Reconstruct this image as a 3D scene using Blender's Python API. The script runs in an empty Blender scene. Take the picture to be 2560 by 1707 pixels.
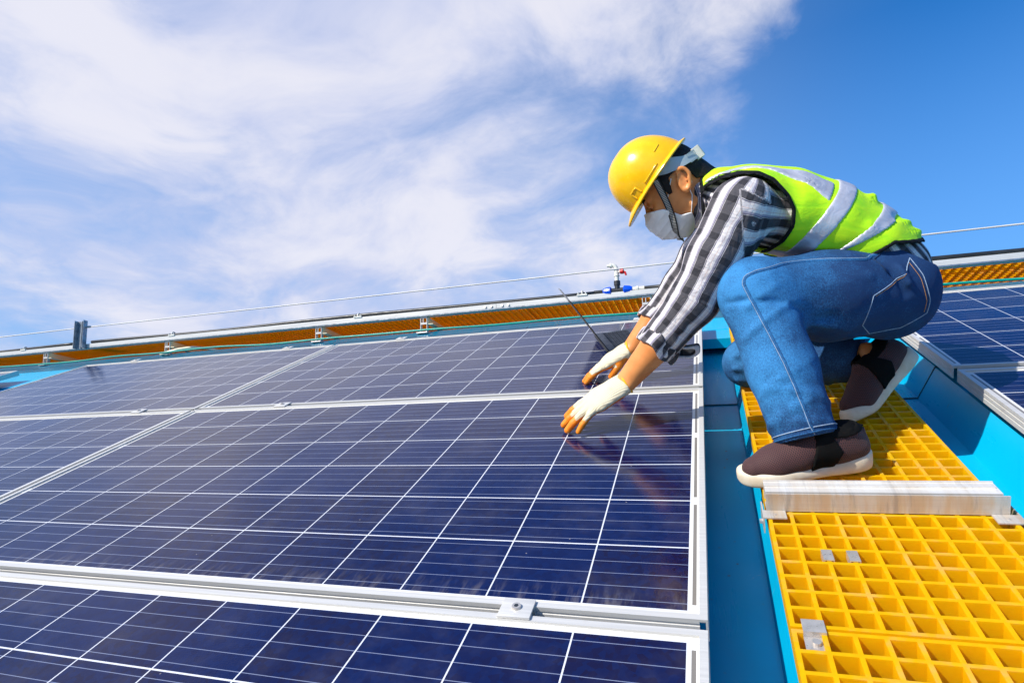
import bpy, bmesh, math, random
import numpy as np
from mathutils import Vector, Matrix

random.seed(7); rng = np.random.default_rng(7)
SL = math.radians(22.0)                       # pitch of the roof
RW = Matrix.Rotation(SL, 4, 'X')              # roof frame -> world (x along ridge, y up the slope, z off the roof)
scene = bpy.context.scene
COL = scene.collection

# ------------------------------------------------------------------ camera
cam_d = bpy.data.cameras.new('camera'); cam = bpy.data.objects.new('camera', cam_d); COL.objects.link(cam)
CR = [[0.9445327, 0.2932843, -0.1477913], [-0.0712421, -0.2563207, -0.9639628], [-0.3205971, 0.9210234, -0.2212091]]
CC = (0.0318957, -1.7305950, 0.6000042)
m = Matrix.Identity(4)
for i in range(3):
    m[i][0] = CR[0][i]; m[i][1] = -CR[1][i]; m[i][2] = -CR[2][i]; m[i][3] = CC[i]
cam.matrix_world = RW @ m
cam_d.sensor_width = 36.0; cam_d.lens = 1464.0 / 2560 * 36
cam_d.clip_start = 0.05; cam_d.clip_end = 6000
scene.camera = cam

# ------------------------------------------------------------------ light, sky, exposure
SUN_L = Vector((-0.68, -0.38, 1.0)).normalized()
SUN_W = (RW.to_3x3() @ SUN_L).normalized()
sd = bpy.data.lights.new('sun', 'SUN'); so = bpy.data.objects.new('sun', sd); COL.objects.link(so)
sd.energy = 5.0; sd.angle = math.radians(0.53); sd.color = (1.0, 0.95, 0.87)
so.rotation_euler = SUN_W.to_track_quat('Z', 'Y').to_euler()
scene.view_settings.view_transform = 'Standard'; scene.view_settings.look = 'None'
scene.view_settings.exposure = 0.22; scene.view_settings.gamma = 1.0
scene.view_settings.use_curve_mapping = False


class G:
    """small node-graph helper"""
    def __init__(s, nt):
        s.nt = nt; nt.nodes.clear()
    def n(s, t, ins=None, **kw):
        nd = s.nt.nodes.new(t)
        for k, v in kw.items(): setattr(nd, k, v)
        for k, v in (ins or {}).items(): s.put(nd.inputs[k], v)
        return nd
    def put(s, sock, v):
        if isinstance(v, bpy.types.NodeSocket): s.nt.links.new(v, sock)
        elif isinstance(v, bpy.types.Node): s.nt.links.new(v.outputs[0], sock)
        else:
            if isinstance(v, tuple) and len(v) == 3 and sock.type == 'RGBA': v = (*v, 1.0)
            sock.default_value = v
    def m(s, op, a, b=None, c=None, clamp=False):
        nd = s.nt.nodes.new('ShaderNodeMath'); nd.operation = op; nd.use_clamp = clamp
        for i, v in enumerate((a, b, c)):
            if v is not None: s.put(nd.inputs[i], v)
        return nd.outputs[0]
    def vm(s, op, a, b=None, scale=None):
        nd = s.nt.nodes.new('ShaderNodeVectorMath'); nd.operation = op
        s.put(nd.inputs[0], a)
        if b is not None: s.put(nd.inputs[1], b)
        if scale is not None: s.put(nd.inputs['Scale'], scale)
        return nd.outputs['Value'] if op in ('DOT_PRODUCT', 'LENGTH', 'DISTANCE') else nd.outputs[0]
    def mix(s, f, a, b, blend='MIX'):
        nd = s.nt.nodes.new('ShaderNodeMix'); nd.data_type = 'RGBA'; nd.blend_type = blend
        s.put(nd.inputs[0], f); s.put(nd.inputs[6], a); s.put(nd.inputs[7], b)
        return nd.outputs[2]
    def ramp(s, f, a, b, lo=0.0, hi=1.0, smooth=True):
        nd = s.nt.nodes.new('ShaderNodeMapRange'); nd.interpolation_type = 'SMOOTHSTEP' if smooth else 'LINEAR'
        s.put(nd.inputs[0], f)
        for i, v in ((1, a), (2, b), (3, lo), (4, hi)): nd.inputs[i].default_value = v
        return nd.outputs[0]
    def noise(s, vec, scale, detail=3.0, rough=0.5, dist=0.0, out=0):
        nd = s.n('ShaderNodeTexNoise', {'Vector': vec, 'Scale': scale, 'Detail': detail, 'Roughness': rough, 'Distortion': dist})
        return nd.outputs[out]
    def sep(s, v):
        return s.n('ShaderNodeSeparateXYZ', {0: v}).outputs
    def comb(s, x, y, z):
        return s.n('ShaderNodeCombineXYZ', {0: x, 1: y, 2: z}).outputs[0]


EDGE_N = (0.979, -0.118, -0.168)
world = bpy.data.worlds.new('World'); scene.world = world; world.use_nodes = True
g = G(world.node_tree)
sky = g.n('ShaderNodeTexSky', sky_type='NISHITA', sun_disc=False, sun_elevation=math.asin(SUN_W.z),
          sun_rotation=math.atan2(SUN_W.x, SUN_W.y), altitude=0.0, air_density=1.0, dust_density=0.35, ozone_density=2.2)
tc = g.n('ShaderNodeTexCoord').outputs['Generated']
d = g.vm('NORMALIZE', tc)
dx, dy, dz = g.sep(d)
zz = g.m('MAXIMUM', g.m('ADD', dz, 0.30), 0.03)
flat = g.comb(g.m('DIVIDE', dx, zz), g.m('DIVIDE', dy, zz), 0.0)
mp = g.n('ShaderNodeMapping', {'Vector': flat, 'Rotation': (0, 0, math.radians(35)), 'Scale': (1.05, 1.15, 1.0), 'Location': (2.3, 0.7, 0)})
warp = g.noise(mp.outputs[0], 0.9, 3.0, 0.5, 0.0, out=1)
wv = g.vm('ADD', mp.outputs[0], g.vm('SCALE', g.vm('SUBTRACT', warp, (0.5, 0.5, 0.5)), scale=0.9))
big = g.noise(wv, 0.75, 2.0, 0.45)
mid = g.noise(wv, 1.9, 7.0, 0.58, 0.10)
fine = g.noise(wv, 6.5, 7.0, 0.66, 0.2)
cov = g.m('ADD', g.m('ADD', g.m('MULTIPLY', big, 0.55), g.m('MULTIPLY', mid, 0.62)), g.m('MULTIPLY', fine, 0.22))
# the bank of cloud ends towards the right-hand part of the sky: an open blue sector of the heavens
edge_n = (RW.to_3x3() @ Vector(EDGE_N)).normalized()
opn = g.vm('DOT_PRODUCT', d, tuple(edge_n))
cover = g.m('SUBTRACT', cov, g.m('ADD', g.ramp(opn, -0.10, 0.08, 0.0, 0.50), g.ramp(dz, 0.62, 0.84, 0.0, 0.50)))
mask = g.ramp(cover, 0.47, 0.76)
ccol = g.mix(g.ramp(mid, 0.38, 0.66), (0.50, 0.55, 0.76), (0.76, 0.75, 0.82))
skyc = g.vm('MULTIPLY', sky.outputs[0], (0.20, 0.98, 1.72))
SKY_K = 0.092
low = g.ramp(dz, 0.05, 0.52, 0.80, 0.0, False)
skyb = g.mix(low, g.vm('SCALE', skyc, scale=SKY_K), (0.20, 0.38, 0.72))
skyb = g.mix(g.ramp(opn, -0.5, 0.2, 0.35, 0.0), skyb, (0.46, 0.59, 0.82))
colr = g.mix(g.m('MULTIPLY', mask, 0.90), skyb, ccol)
bg = g.n('ShaderNodeBackground', {'Color': colr, 'Strength': 1.0})
g.n('ShaderNodeOutputWorld', {'Surface': bg.outputs[0]})

# ------------------------------------------------------------------ materials
MAT = {}
def mat(name, fn):
    mt = bpy.data.materials.new(name); mt.use_nodes = True
    gg = G(mt.node_tree); sh = fn(gg)
    gg.n('ShaderNodeOutputMaterial', {'Surface': sh})
    MAT[name] = mt; return mt
def P(g, **k):
    nd = g.n('ShaderNodeBsdfPrincipled')
    for a, v in k.items():
        key = {'col': 'Base Color', 'rough': 'Roughness', 'metal': 'Metallic', 'nrm': 'Normal', 'coat': 'Coat Weight',
               'coatr': 'Coat Roughness', 'spec': 'Specular IOR Level', 'sheen': 'Sheen Weight', 'sss': 'Subsurface Weight',
               'sssr': 'Subsurface Radius', 'ssss': 'Subsurface Scale', 'sheenr': 'Sheen Roughness', 'ior': 'IOR', 'aniso': 'Anisotropic'}[a]
        g.put(nd.inputs[key], v)
    return nd.outputs[0]
def bump(g, h, strength=0.3, dist=0.002, nrm=None):
    nd = g.n('ShaderNodeBump', {'Height': h, 'Strength': strength, 'Distance': dist})
    if nrm is not None: g.put(nd.inputs['Normal'], nrm)
    return nd.outputs[0]
def obco(g): return g.n('ShaderNodeTexCoord').outputs['Object']
def simple(name, col, rough=0.5, metal=0.0, var=0.12, scale=20.0, bmp=0.15, bscale=150.0, bdist=0.001, **kw):
    def f(g):
        o = obco(g)
        nz = g.noise(o, scale, 4.0, 0.6)
        c = g.mix(g.ramp(nz, 0.3, 0.7), tuple(x * (1 - var) for x in col), tuple(min(1, x * (1 + var)) for x in col))
        r = g.ramp(g.noise(o, scale * 2.3, 3.0), 0.3, 0.7, rough * 0.8, min(1, rough * 1.2))
        return P(g, col=c, rough=r, metal=metal, nrm=bump(g, g.noise(o, bscale, 3.0), bmp, bdist), **kw)
    return mat(name, f)

PCELL, PW, PH = 0.1585, 1.956, 0.992
MX, MY = (PW - 12 * PCELL) / 2, (PH - 6 * PCELL) / 2
def m_cells(g):
    o = obco(g); x, y, z = g.sep(o)
    u = g.m('DIVIDE', g.m('SUBTRACT', g.m('MULTIPLY', x, -1.0), MX), PCELL)
    v = g.m('DIVIDE', g.m('SUBTRACT', g.m('MULTIPLY', y, -1.0), MY), PCELL)
    fu = g.m('FRACT', u); fv = g.m('FRACT', v)
    def line(f, half):     # 1 near integer values
        return g.m('GREATER_THAN', g.m('ABSOLUTE', g.m('SUBTRACT', f, 0.5)), 0.5 - half)
    inside = g.m('MULTIPLY', g.m('MULTIPLY', g.m('GREATER_THAN', u, 0.0), g.m('LESS_THAN', u, 12.0)),
                 g.m('MULTIPLY', g.m('GREATER_THAN', v, 0.0), g.m('LESS_THAN', v, 6.0)))
    gap = g.m('MAXIMUM', line(fu, 0.0080), line(fv, 0.0100))
    bus = g.m('LESS_THAN', g.m('ABSOLUTE', g.m('SUBTRACT', g.m('FRACT', g.m('MULTIPLY', v, 5.0)), 0.5)), 0.020)
    busin = g.m('MULTIPLY', bus, g.m('MULTIPLY', g.m('GREATER_THAN', u, -0.05), g.m('LESS_THAN', u, 12.05)))
    rnd = g.n('ShaderNodeObjectInfo').outputs['Random']
    wn = g.n('ShaderNodeTexWhiteNoise', {'Vector': g.comb(g.m('FLOOR', u), g.m('FLOOR', v), g.m('MULTIPLY', rnd, 37.0))}, noise_dimensions='3D').outputs['Value']
    vor = g.n('ShaderNodeTexVoronoi', {'Vector': g.vm('MULTIPLY', o, (1, 1, 0)), 'Scale': 95.0}).outputs['Color']
    vr = g.sep(vor)[0]
    c = g.mix(g.ramp(wn, 0.1, 0.9), (0.0008, 0.0046, 0.050), (0.0056, 0.0036, 0.030))
    c = g.mix(g.m('MULTIPLY', vr, 0.5), c, (0.001, 0.012, 0.085))
    c = g.mix(g.m('MULTIPLY', busin, 0.60), c, (0.30, 0.35, 0.50))
    c = g.mix(gap, c, (0.66, 0.68, 0.72))
    c = g.mix(inside, (0.72, 0.71, 0.67), c)
    # interconnect ribbon beyond the last cells
    xr = g.m('MULTIPLY', x, -1.0)
    def strip(a, lo, hi): return g.m('MULTIPLY', g.m('GREATER_THAN', a, lo), g.m('LESS_THAN', a, hi))
    pv = g.m('FRACT', g.m('DIVIDE', v, 2.0))
    seg = g.m('MULTIPLY', strip(pv, 0.045, 0.955), g.m('MULTIPLY', g.m('GREATER_THAN', v, 0.0), g.m('LESS_THAN', v, 6.0)))
    rib = g.m('MULTIPLY', strip(xr, 0.0155, 0.0215), seg)
    rib2 = g.m('MULTIPLY', strip(xr, PW - 0.0215, PW - 0.0155), seg)
    c = g.mix(g.m('MAXIMUM', rib, rib2), c, (0.20, 0.185, 0.165))
    # dust film, heavier just above the lower frame lip, and a few specks
    dn = g.noise(o, 9.0, 5.0, 0.65)
    dn2 = g.noise(g.vm('MULTIPLY', o, (70.0, 14.0, 1.0)), 1.0, 4.0, 0.6)
    edge = g.ramp(y, -PH + 0.010, -PH + 0.085, 1.0, 0.0)
    dust = g.m('ADD', g.ramp(dn, 0.42, 0.8, 0.0, 0.05), g.m('MULTIPLY', edge, g.ramp(dn2, 0.45, 0.75, 0.0, 0.22)))
    spk = g.n('ShaderNodeTexVoronoi', {'Vector': g.vm('MULTIPLY', o, (1, 1, 0)), 'Scale': 13.0}).outputs['Distance']
    dust = g.m('ADD', dust, g.ramp(spk, 0.012, 0.026, 0.45, 0.0))
    c = g.mix(dust, c, (0.42, 0.38, 0.34))
    rg = g.m('ADD', g.ramp(dn, 0.3, 0.75, 0.035, 0.075), g.m('MULTIPLY', dust, 0.5))
    hb = g.m('ADD', g.noise(o, 420.0, 2.0, 0.5), g.m('MULTIPLY', g.noise(o, 7.0, 2.0), 3.0))
    return P(g, col=c, rough=rg, ior=1.50, spec=0.36, sheen=0.05, sheenr=0.22, nrm=bump(g, hb, 0.10, 0.0012))
mat('solar_glass', m_cells)

def m_alu(g, base=(0.68, 0.665, 0.63), stain=0.0):
    o = obco(g)
    nz = g.noise(g.vm('MULTIPLY', o, (1.0, 60.0, 60.0)), 3.0, 3.0, 0.6)
    c = g.mix(g.ramp(nz, 0.3, 0.7), tuple(b * 0.88 for b in base), base)
    if stain:
        st = g.noise(g.vm('MULTIPLY', o, (26.0, 3.0, 3.0)), 1.0, 5.0, 0.65)
        st2 = g.noise(g.vm('MULTIPLY', o, (60.0, 4.0, 8.0)), 1.0, 5.0, 0.7)
        c = g.mix(g.ramp(st, 0.40, 0.60, 0.0, stain), c, (0.50, 0.34, 0.17))
        c = g.mix(g.ramp(st2, 0.50, 0.68, 0.0, stain), c, (0.26, 0.25, 0.25))
    else:
        gr = g.noise(o, 14.0, 5.0, 0.7)
        c = g.mix(g.ramp(gr, 0.55, 0.8, 0.0, 0.25), c, (0.36, 0.31, 0.25))
    return P(g, col=c, rough=g.ramp(nz, 0.3, 0.7, 0.30, 0.46), metal=0.25 if not stain else 0.25, nrm=bump(g, nz, 0.12, 0.0006))
mat('aluminium', m_alu)
mat('weathered_aluminium', lambda g: m_alu(g, (0.60, 0.57, 0.53), 0.55))
mat('worn_aluminium', lambda g: m_alu(g, (0.80, 0.78, 0.74), 0.22))
simple('galvanised', (0.33, 0.37, 0.41), 0.38, 0.75, 0.25, 30)
simple('stainless', (0.60, 0.56, 0.52), 0.32, 0.55, 0.1, 60)
simple('beige_steel', (0.88, 0.83, 0.60), 0.55, 0.1, 0.12, 8)

def m_roof(g, base, dark=0.0):
    o = obco(g); x, y, z = g.sep(o)
    n1 = g.noise(o, 2.2, 4.0, 0.6); n2 = g.noise(g.vm('MULTIPLY', o, (22.0, 2.0, 4.0)), 1.0, 5.0, 0.65)
    c = g.mix(g.ramp(n1, 0.3, 0.7), tuple(b * 0.86 for b in base), base)
    c = g.mix(g.ramp(n2, 0.5, 0.85, 0.0, 0.12), c, (0.02, 0.24, 0.40))
    sp = g.n('ShaderNodeTexVoronoi', {'Vector': g.vm('MULTIPLY', o, (1, 1, 0.2)), 'Scale': 24.0})
    spots = g.m('MULTIPLY', g.ramp(sp.outputs['Distance'], 0.045, 0.10, 1.0, 0.0), g.ramp(g.noise(o, 3.2, 2.0), 0.42, 0.55))
    c = g.mix(g.m('MULTIPLY', spots, 0.8), c, (0.10, 0.14, 0.16))
    sc = g.noise(g.vm('MULTIPLY', o, (9.0, 17.0, 9.0)), 1.0, 8.0, 0.75, 1.0)
    c = g.mix(g.ramp(sc, 0.635, 0.73, 0.0, 0.6), c, (0.42, 0.50, 0.50))
    return P(g, col=c, rough=g.ramp(n2, 0.2, 0.8, 0.22, 0.42), spec=0.28,
             nrm=bump(g, g.m('ADD', g.noise(o, 60.0, 2.0), g.m('MULTIPLY', g.noise(g.vm('MULTIPLY', o, (3.0, 1.2, 1.0)), 1.0, 2.0), 14.0)), 0.2, 0.0012))
mat('blue_roof', lambda g: m_roof(g, (0.0005, 0.41, 0.68)))
mat('teal_cap', lambda g: m_roof(g, (0.006, 0.15, 0.26)))
simple('black_seam', (0.012, 0.02, 0.03), 0.6)

def m_frp(g, tr=0.48):
    o = obco(g); x, y, z = g.sep(o)
    n1 = g.noise(o, 35.0, 5.0, 0.65); n2 = g.noise(o, 220.0, 3.0, 0.6)
    st = g.noise(g.vm('MULTIPLY', o, (90.0, 90.0, 600.0)), 1.0, 3.0, 0.55)
    c = g.mix(g.ramp(n1, 0.3, 0.72), (0.95, 0.60, 0.0003), (0.98, 0.67, 0.0005))
    c = g.mix(g.ramp(st, 0.45, 0.75, 0.0, 0.35), c, (0.90, 0.47, 0.0005))
    wear = g.m('MULTIPLY', g.m('GREATER_THAN', z, -0.0015), g.ramp(g.noise(o, 9.0, 5.0, 0.7), 0.48, 0.66))
    c = g.mix(g.m('MULTIPLY', wear, 0.60), c, (0.90, 0.58, 0.20))
    a = P(g, col=c, rough=0.55, spec=0.25, nrm=bump(g, g.m('ADD', n2, g.m('MULTIPLY', n1, 2.0)), 0.35, 0.0008))
    t = g.n('ShaderNodeBsdfTranslucent', {'Color': (0.95, 0.62, 0.004)})
    return g.n('ShaderNodeMixShader', {0: tr, 1: a, 2: t.outputs[0]}).outputs[0]
mat('yellow_frp', m_frp); mat('yellow_bars', lambda g: m_frp(g, 0.68))
simple('black_pipe', (0.018, 0.02, 0.022), 0.42, 0, 0.3, 8)
simple('blue_fitting', (0.0, 0.075, 0.62), 0.35)
simple('red_plastic', (0.62, 0.012, 0.012), 0.35)
simple('white_plastic', (0.72, 0.70, 0.62), 0.45)
simple('green_cable', (0.0, 0.30, 0.22), 0.4)
simple('wire_rope', (0.60, 0.59, 0.56), 0.6, 0.1, 0.1, 3)
simple('laptop_dark', (0.022, 0.026, 0.036), 0.35, 0.2)
simple('laptop_key', (0.010, 0.011, 0.014), 0.5)
simple('screen_black', (0.008, 0.008, 0.010), 0.08)
simple('silver_edge', (0.30, 0.28, 0.24), 0.35, 0.7)
simple('wall_panel', (0.55, 0.56, 0.55), 0.6, 0, 0.08, 2)
def m_ground(g):
    o = obco(g); n = g.noise(o, 0.02, 6.0, 0.6); n2 = g.noise(o, 0.6, 6.0, 0.7)
    c = g.mix(g.ramp(n, 0.42, 0.58), (0.07, 0.11, 0.035), (0.20, 0.16, 0.10))
    return P(g, col=g.mix(g.ramp(n2, 0.3, 0.7), c, (0.10, 0.10, 0.07)), rough=0.95)
mat('ground', m_ground)

# ------------------------------------------------------------------ object helpers
NOROT = set()
def link(o, parent=None):
    COL.objects.link(o)
    if parent is not None: o.parent = parent
    return o
def tag(o, label=None, cat=None, group=None, kind=None):
    if label: o['label'] = label
    if cat: o['category'] = cat
    if group: o['group'] = group
    if kind: o['kind'] = kind
    return o
def empty(name, loc, label, cat, group=None):
    o = bpy.data.objects.new(name, None); o.location = loc; o.empty_display_size = 0.05
    link(o); return tag(o, label, cat, group)
def meshobj(name, V, F, material, parent=None, loc=None, smooth=False, fixn=True):
    me = bpy.data.meshes.new(name); me.from_pydata([tuple(map(float, v)) for v in V], [], [tuple(map(int, f)) for f in F])
    if fixn:
        bm = bmesh.new(); bm.from_mesh(me); bmesh.ops.recalc_face_normals(bm, faces=bm.faces); bm.to_mesh(me); bm.free()
    me.materials.append(MAT[material] if isinstance(material, str) else material)
    if smooth: me.polygons.foreach_set('use_smooth', [True] * len(me.polygons))
    o = bpy.data.objects.new(name, me)
    if loc is not None: o.location = loc
    return link(o, parent)

class MB:
    """collects boxes, tubes, prisms into one mesh"""
    def __init__(s, off=(0, 0, 0)): s.V = []; s.F = []; s.off = np.array(off, float)
    def add(s, V, F):
        n = len(s.V); s.V += [np.array(v, float) - s.off for v in V]; s.F += [[i + n for i in f] for f in F]; return s
    def box(s, a, b, c=0.0):
        (x0, y0, z0), (x1, y1, z1) = a, b
        if c <= 0:
            return s.add([(x0, y0, z0), (x1, y0, z0), (x1, y1, z0), (x0, y1, z0), (x0, y0, z1), (x1, y0, z1), (x1, y1, z1), (x0, y1, z1)],
                         [(0, 3, 2, 1), (4, 5, 6, 7), (0, 1, 5, 4), (1, 2, 6, 5), (2, 3, 7, 6), (3, 0, 4, 7)])
        bm = bmesh.new(); bmesh.ops.create_cube(bm, size=1.0)
        for v in bm.verts: v.co = Vector(((x0 + x1) / 2 + v.co.x * (x1 - x0), (y0 + y1) / 2 + v.co.y * (y1 - y0), (z0 + z1) / 2 + v.co.z * (z1 - z0)))
        bmesh.ops.bevel(bm, geom=list(bm.edges), offset=c, segments=2, affect='EDGES', profile=0.6)
        bm.verts.index_update(); V = [tuple(v.co) for v in bm.verts]; F = [[v.index for v in f.verts] for f in bm.faces]; bm.free()
        return s.add(V, F)
    def obox(s, o, ax, ay, az, c=0.0):
        """oriented box: origin corner o, edge vectors ax ay az"""
        o, ax, ay, az = (np.array(q, float) for q in (o, ax, ay, az))
        t = MB(); t.box((0, 0, 0), (np.linalg.norm(ax), np.linalg.norm(ay), np.linalg.norm(az)), c)
        B = np.array([ax / np.linalg.norm(ax), ay / np.linalg.norm(ay), az / np.linalg.norm(az)])
        return s.add([o + v @ B for v in t.V], t.F)
    def tube(s, pts, r, n=10, caps=True, flat=None):
        pts = [np.array(p, float) for p in pts]; k = len(pts)
        rs = r if isinstance(r, (list, tuple, np.ndarray)) else [r] * k
        V = []; prev = None
        for i, p in enumerate(pts):
            t = pts[min(i + 1, k - 1)] - pts[max(i - 1, 0)]; t /= np.linalg.norm(t) + 1e-12
            if prev is None:
                a = np.array([0, 0, 1.0]) if abs(t[2]) < 0.9 else np.array([1.0, 0, 0])
            else: a = prev
            a = a - t * (a @ t); a /= np.linalg.norm(a); b = np.cross(t, a); prev = a
            for j in range(n):
                th = 2 * math.pi * j / n
                V.append(p + rs[i] * (math.cos(th) * a + math.sin(th) * b * (flat or 1.0)))
        F = [[i * n + j, i * n + (j + 1) % n, (i + 1) * n + (j + 1) % n, (i + 1) * n + j] for i in range(k - 1) for j in range(n)]
        if caps: F += [[j for j in range(n)][::-1], [(k - 1) * n + j for j in range(n)]]
        return s.add(V, F)
    def prism(s, prof, axis, a, b):
        """closed 2-D profile swept along an axis (0: profile in y,z; 1: profile in x,z)"""
        n = len(prof); V = []
        for t in (a, b):
            for (p, q) in prof: V.append((t, p, q) if axis == 0 else (p, t, q))
        return s.add(V, [[i, (i + 1) % n, n + (i + 1) % n, n + i] for i in range(n)] + [list(range(n))[::-1], list(range(n, 2 * n))])
    def build(s, name, material, parent=None, loc=None, smooth=False):
        return meshobj(name, s.V, s.F, material, parent, loc, smooth)

def smooth_by_angle(o, deg=40):
    me = o.data; bm = bmesh.new(); bm.from_mesh(me); lim = math.radians(deg)
    for e in bm.edges:
        e.smooth = not (len(e.link_faces) == 2 and e.calc_face_angle(0) > lim)
    for f in bm.faces: f.smooth = True
    bm.to_mesh(me); bm.free(); return o

# ------------------------------------------------------------------ ground and building
gr = meshobj('ground', [(-3000, -3000, -9), (3000, -3000, -9), (3000, 3000, -9), (-3000, 3000, -9)], [(0, 1, 2, 3)], 'ground')
tag(gr, kind='structure'); NOROT.add(gr.name)

bld = empty('metal_roofed_building', (0, 0, -0.13), 'large building under the whole scene with a bright blue ribbed metal roof', 'building')
ZT, ZR = -0.162, -0.094                        # trough and rib-top heights
def rib_profile(x0, x1):
    """returns x,z points of the sheet from x0 to x1"""
    ribs = []
    def rib(c, top=0.032, h=ZR, sl=0.026): ribs.append((c - top / 2 - sl, ZT)); ribs.append((c - top / 2, h)); ribs.append((c + top / 2, h)); ribs.append((c + top / 2 + sl, ZT))
    cs = [-12.0 + 0.333 * i for i in range(0, 75)]
    cs = [c for c in cs if not (-0.30 < c < 0.98) and not (-4.80 < c < -3.62)] + [-0.20, 0.140, 0.485, 0.700, 0.93, -3.72, -4.03, -4.30, -4.62]
    for c in sorted(cs):
        if x0 < c - 0.06 and c + 0.06 < x1: rib(c, 0.05 if abs(c - 0.700) < 0.01 else 0.032, -0.062 if abs(c - 0.700) < 0.01 else ZR, 0.045 if abs(c - 0.700) < 0.01 else 0.022)
    pts = [(x0, ZT)]
    for i, r in enumerate(ribs):
        if i % 4 == 0 and r[0] - pts[-1][0] > 0.07:     # shallow stiffening groove in the pan
            mx = (r[0] + pts[-1][0]) / 2
            pts += [(mx - 0.004, ZT), (mx, ZT - 0.0022), (mx + 0.004, ZT)]
        pts.append(r)
    pts.append((x1, ZT)); return pts
prof = rib_profile(-12.5, 9.0)
def sheet(ys, zoff, name, material, parent):
    V = []; F = []; n = len(prof); t = 0.0012
    for (y, dz_) in ys:
        for (x, z) in prof: V.append((x, y, z + dz_ + zoff + 0.13))
    for (y, dz_) in ys:
        for (x, z) in prof: V.append((x, y, z + dz_ + zoff + 0.13 - t))
    k = len(ys)
    for s_ in range(2):
        for i in range(k - 1):
            for j in range(n - 1):
                a = s_ * k * n + i * n + j; F.append((a, a + 1, a + n + 1, a + n))
    for i in (0, k - 1):
        for j in range(n - 1): F.append((i * n + j, i * n + j + 1, k * n + i * n + j + 1, k * n + i * n + j))
    return meshobj(name, V, F, material, parent)
sheet([(0.283, 0.0), (1.30, 0.0)], 0.0, 'roof_sheet', 'blue_roof', bld)
sheet([(-7.0, -0.003), (0.281, -0.003)], 0.0, 'roof_sheet', 'blue_roof', bld)
# dark lap joint across the pans
for lo_, hi_ in ((-0.12, 0.75), (-4.6, -3.7)):
    mb = MB(); pp = [p for p in prof if lo_ < p[0] < hi_]
    for a, b in zip(pp[:-1], pp[1:]):
        mb.add([(a[0], 0.2795, a[1] + 0.13 + 0.0012), (b[0], 0.2795, b[1] + 0.13 + 0.0012), (b[0], 0.2835, b[1] + 0.13 + 0.0012), (a[0], 0.2835, a[1] + 0.13 + 0.0012)], [(0, 1, 2, 3)])
    mb.build('lap_joint', 'black_seam', bld)
# flashing whose front lip closes the ribs, then the ridge cap
mb = MB(); zb = 0.13
mb.prism([(0.885, -0.128 + zb), (0.885, -0.085 + zb), (1.045, -0.085 + zb), (1.047, -0.083 + zb), (1.30, -0.087 + zb), (1.30, -0.128 + zb)], 0, -12.5, 9.0)
mb.build('ridge_flashing', 'blue_roof', bld)
mb = MB()
cs, sn = math.cos(math.radians(44)), math.sin(math.radians(44))
mb.prism([(1.301, -0.120 + zb), (1.301, -0.092 + zb), (1.36, -0.0925 + zb), (1.60, -0.0935 + zb), (1.60 + 0.25 * cs, -0.0935 - 0.25 * sn + zb), (1.58 + 0.25 * cs, -0.114 - 0.25 * sn + zb), (1.59, -0.120 + zb)], 0, -12.5, 9.0)
mb.build('ridge_cap', 'teal_cap', bld)
mb = MB()
mb.add([(-12.5, 1.59, -0.112 + zb), (9, 1.59, -0.112 + zb), (9, 1.59 + 7 * cs, -0.11 - 7 * sn + zb), (-12.5, 1.59 + 7 * cs, -0.11 - 7 * sn + zb),
        (-12.5, 1.59, -0.114 + zb), (9, 1.59, -0.114 + zb), (9, 1.59 + 7 * cs, -0.112 - 7 * sn + zb), (-12.5, 1.59 + 7 * cs, -0.112 - 7 * sn + zb)],
       [(0, 1, 2, 3), (7, 6, 5, 4), (2, 3, 7, 6), (1, 2, 6, 5), (3, 0, 4, 7)])
mb.build('rear_roof_sheet', 'blue_roof', bld)
inv = RW.inverted()
def w2l(p): return tuple(inv @ Vector(p))
mb = MB()
e1 = RW @ Vector((0, -6.8, -0.2)); e2 = RW @ Vector((0, 1.59 + 6.8 * cs, -0.112 - 6.8 * sn - 0.05))
c8 = [w2l(p) for p in [(-12.3, e1.y, -9), (8.8, e1.y, -9), (8.8, e2.y, -9), (-12.3, e2.y, -9), (-12.3, e1.y, e1.z), (8.8, e1.y, e1.z), (8.8, e2.y, e2.z), (-12.3, e2.y, e2.z)]]
mb.off = np.array((0, 0, -0.13)); mb.add(c8, [(0, 1, 5, 4), (1, 2, 6, 5), (2, 3, 7, 6), (3, 0, 4, 7)]); mb.build('wall', 'wall_panel', bld)

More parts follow.
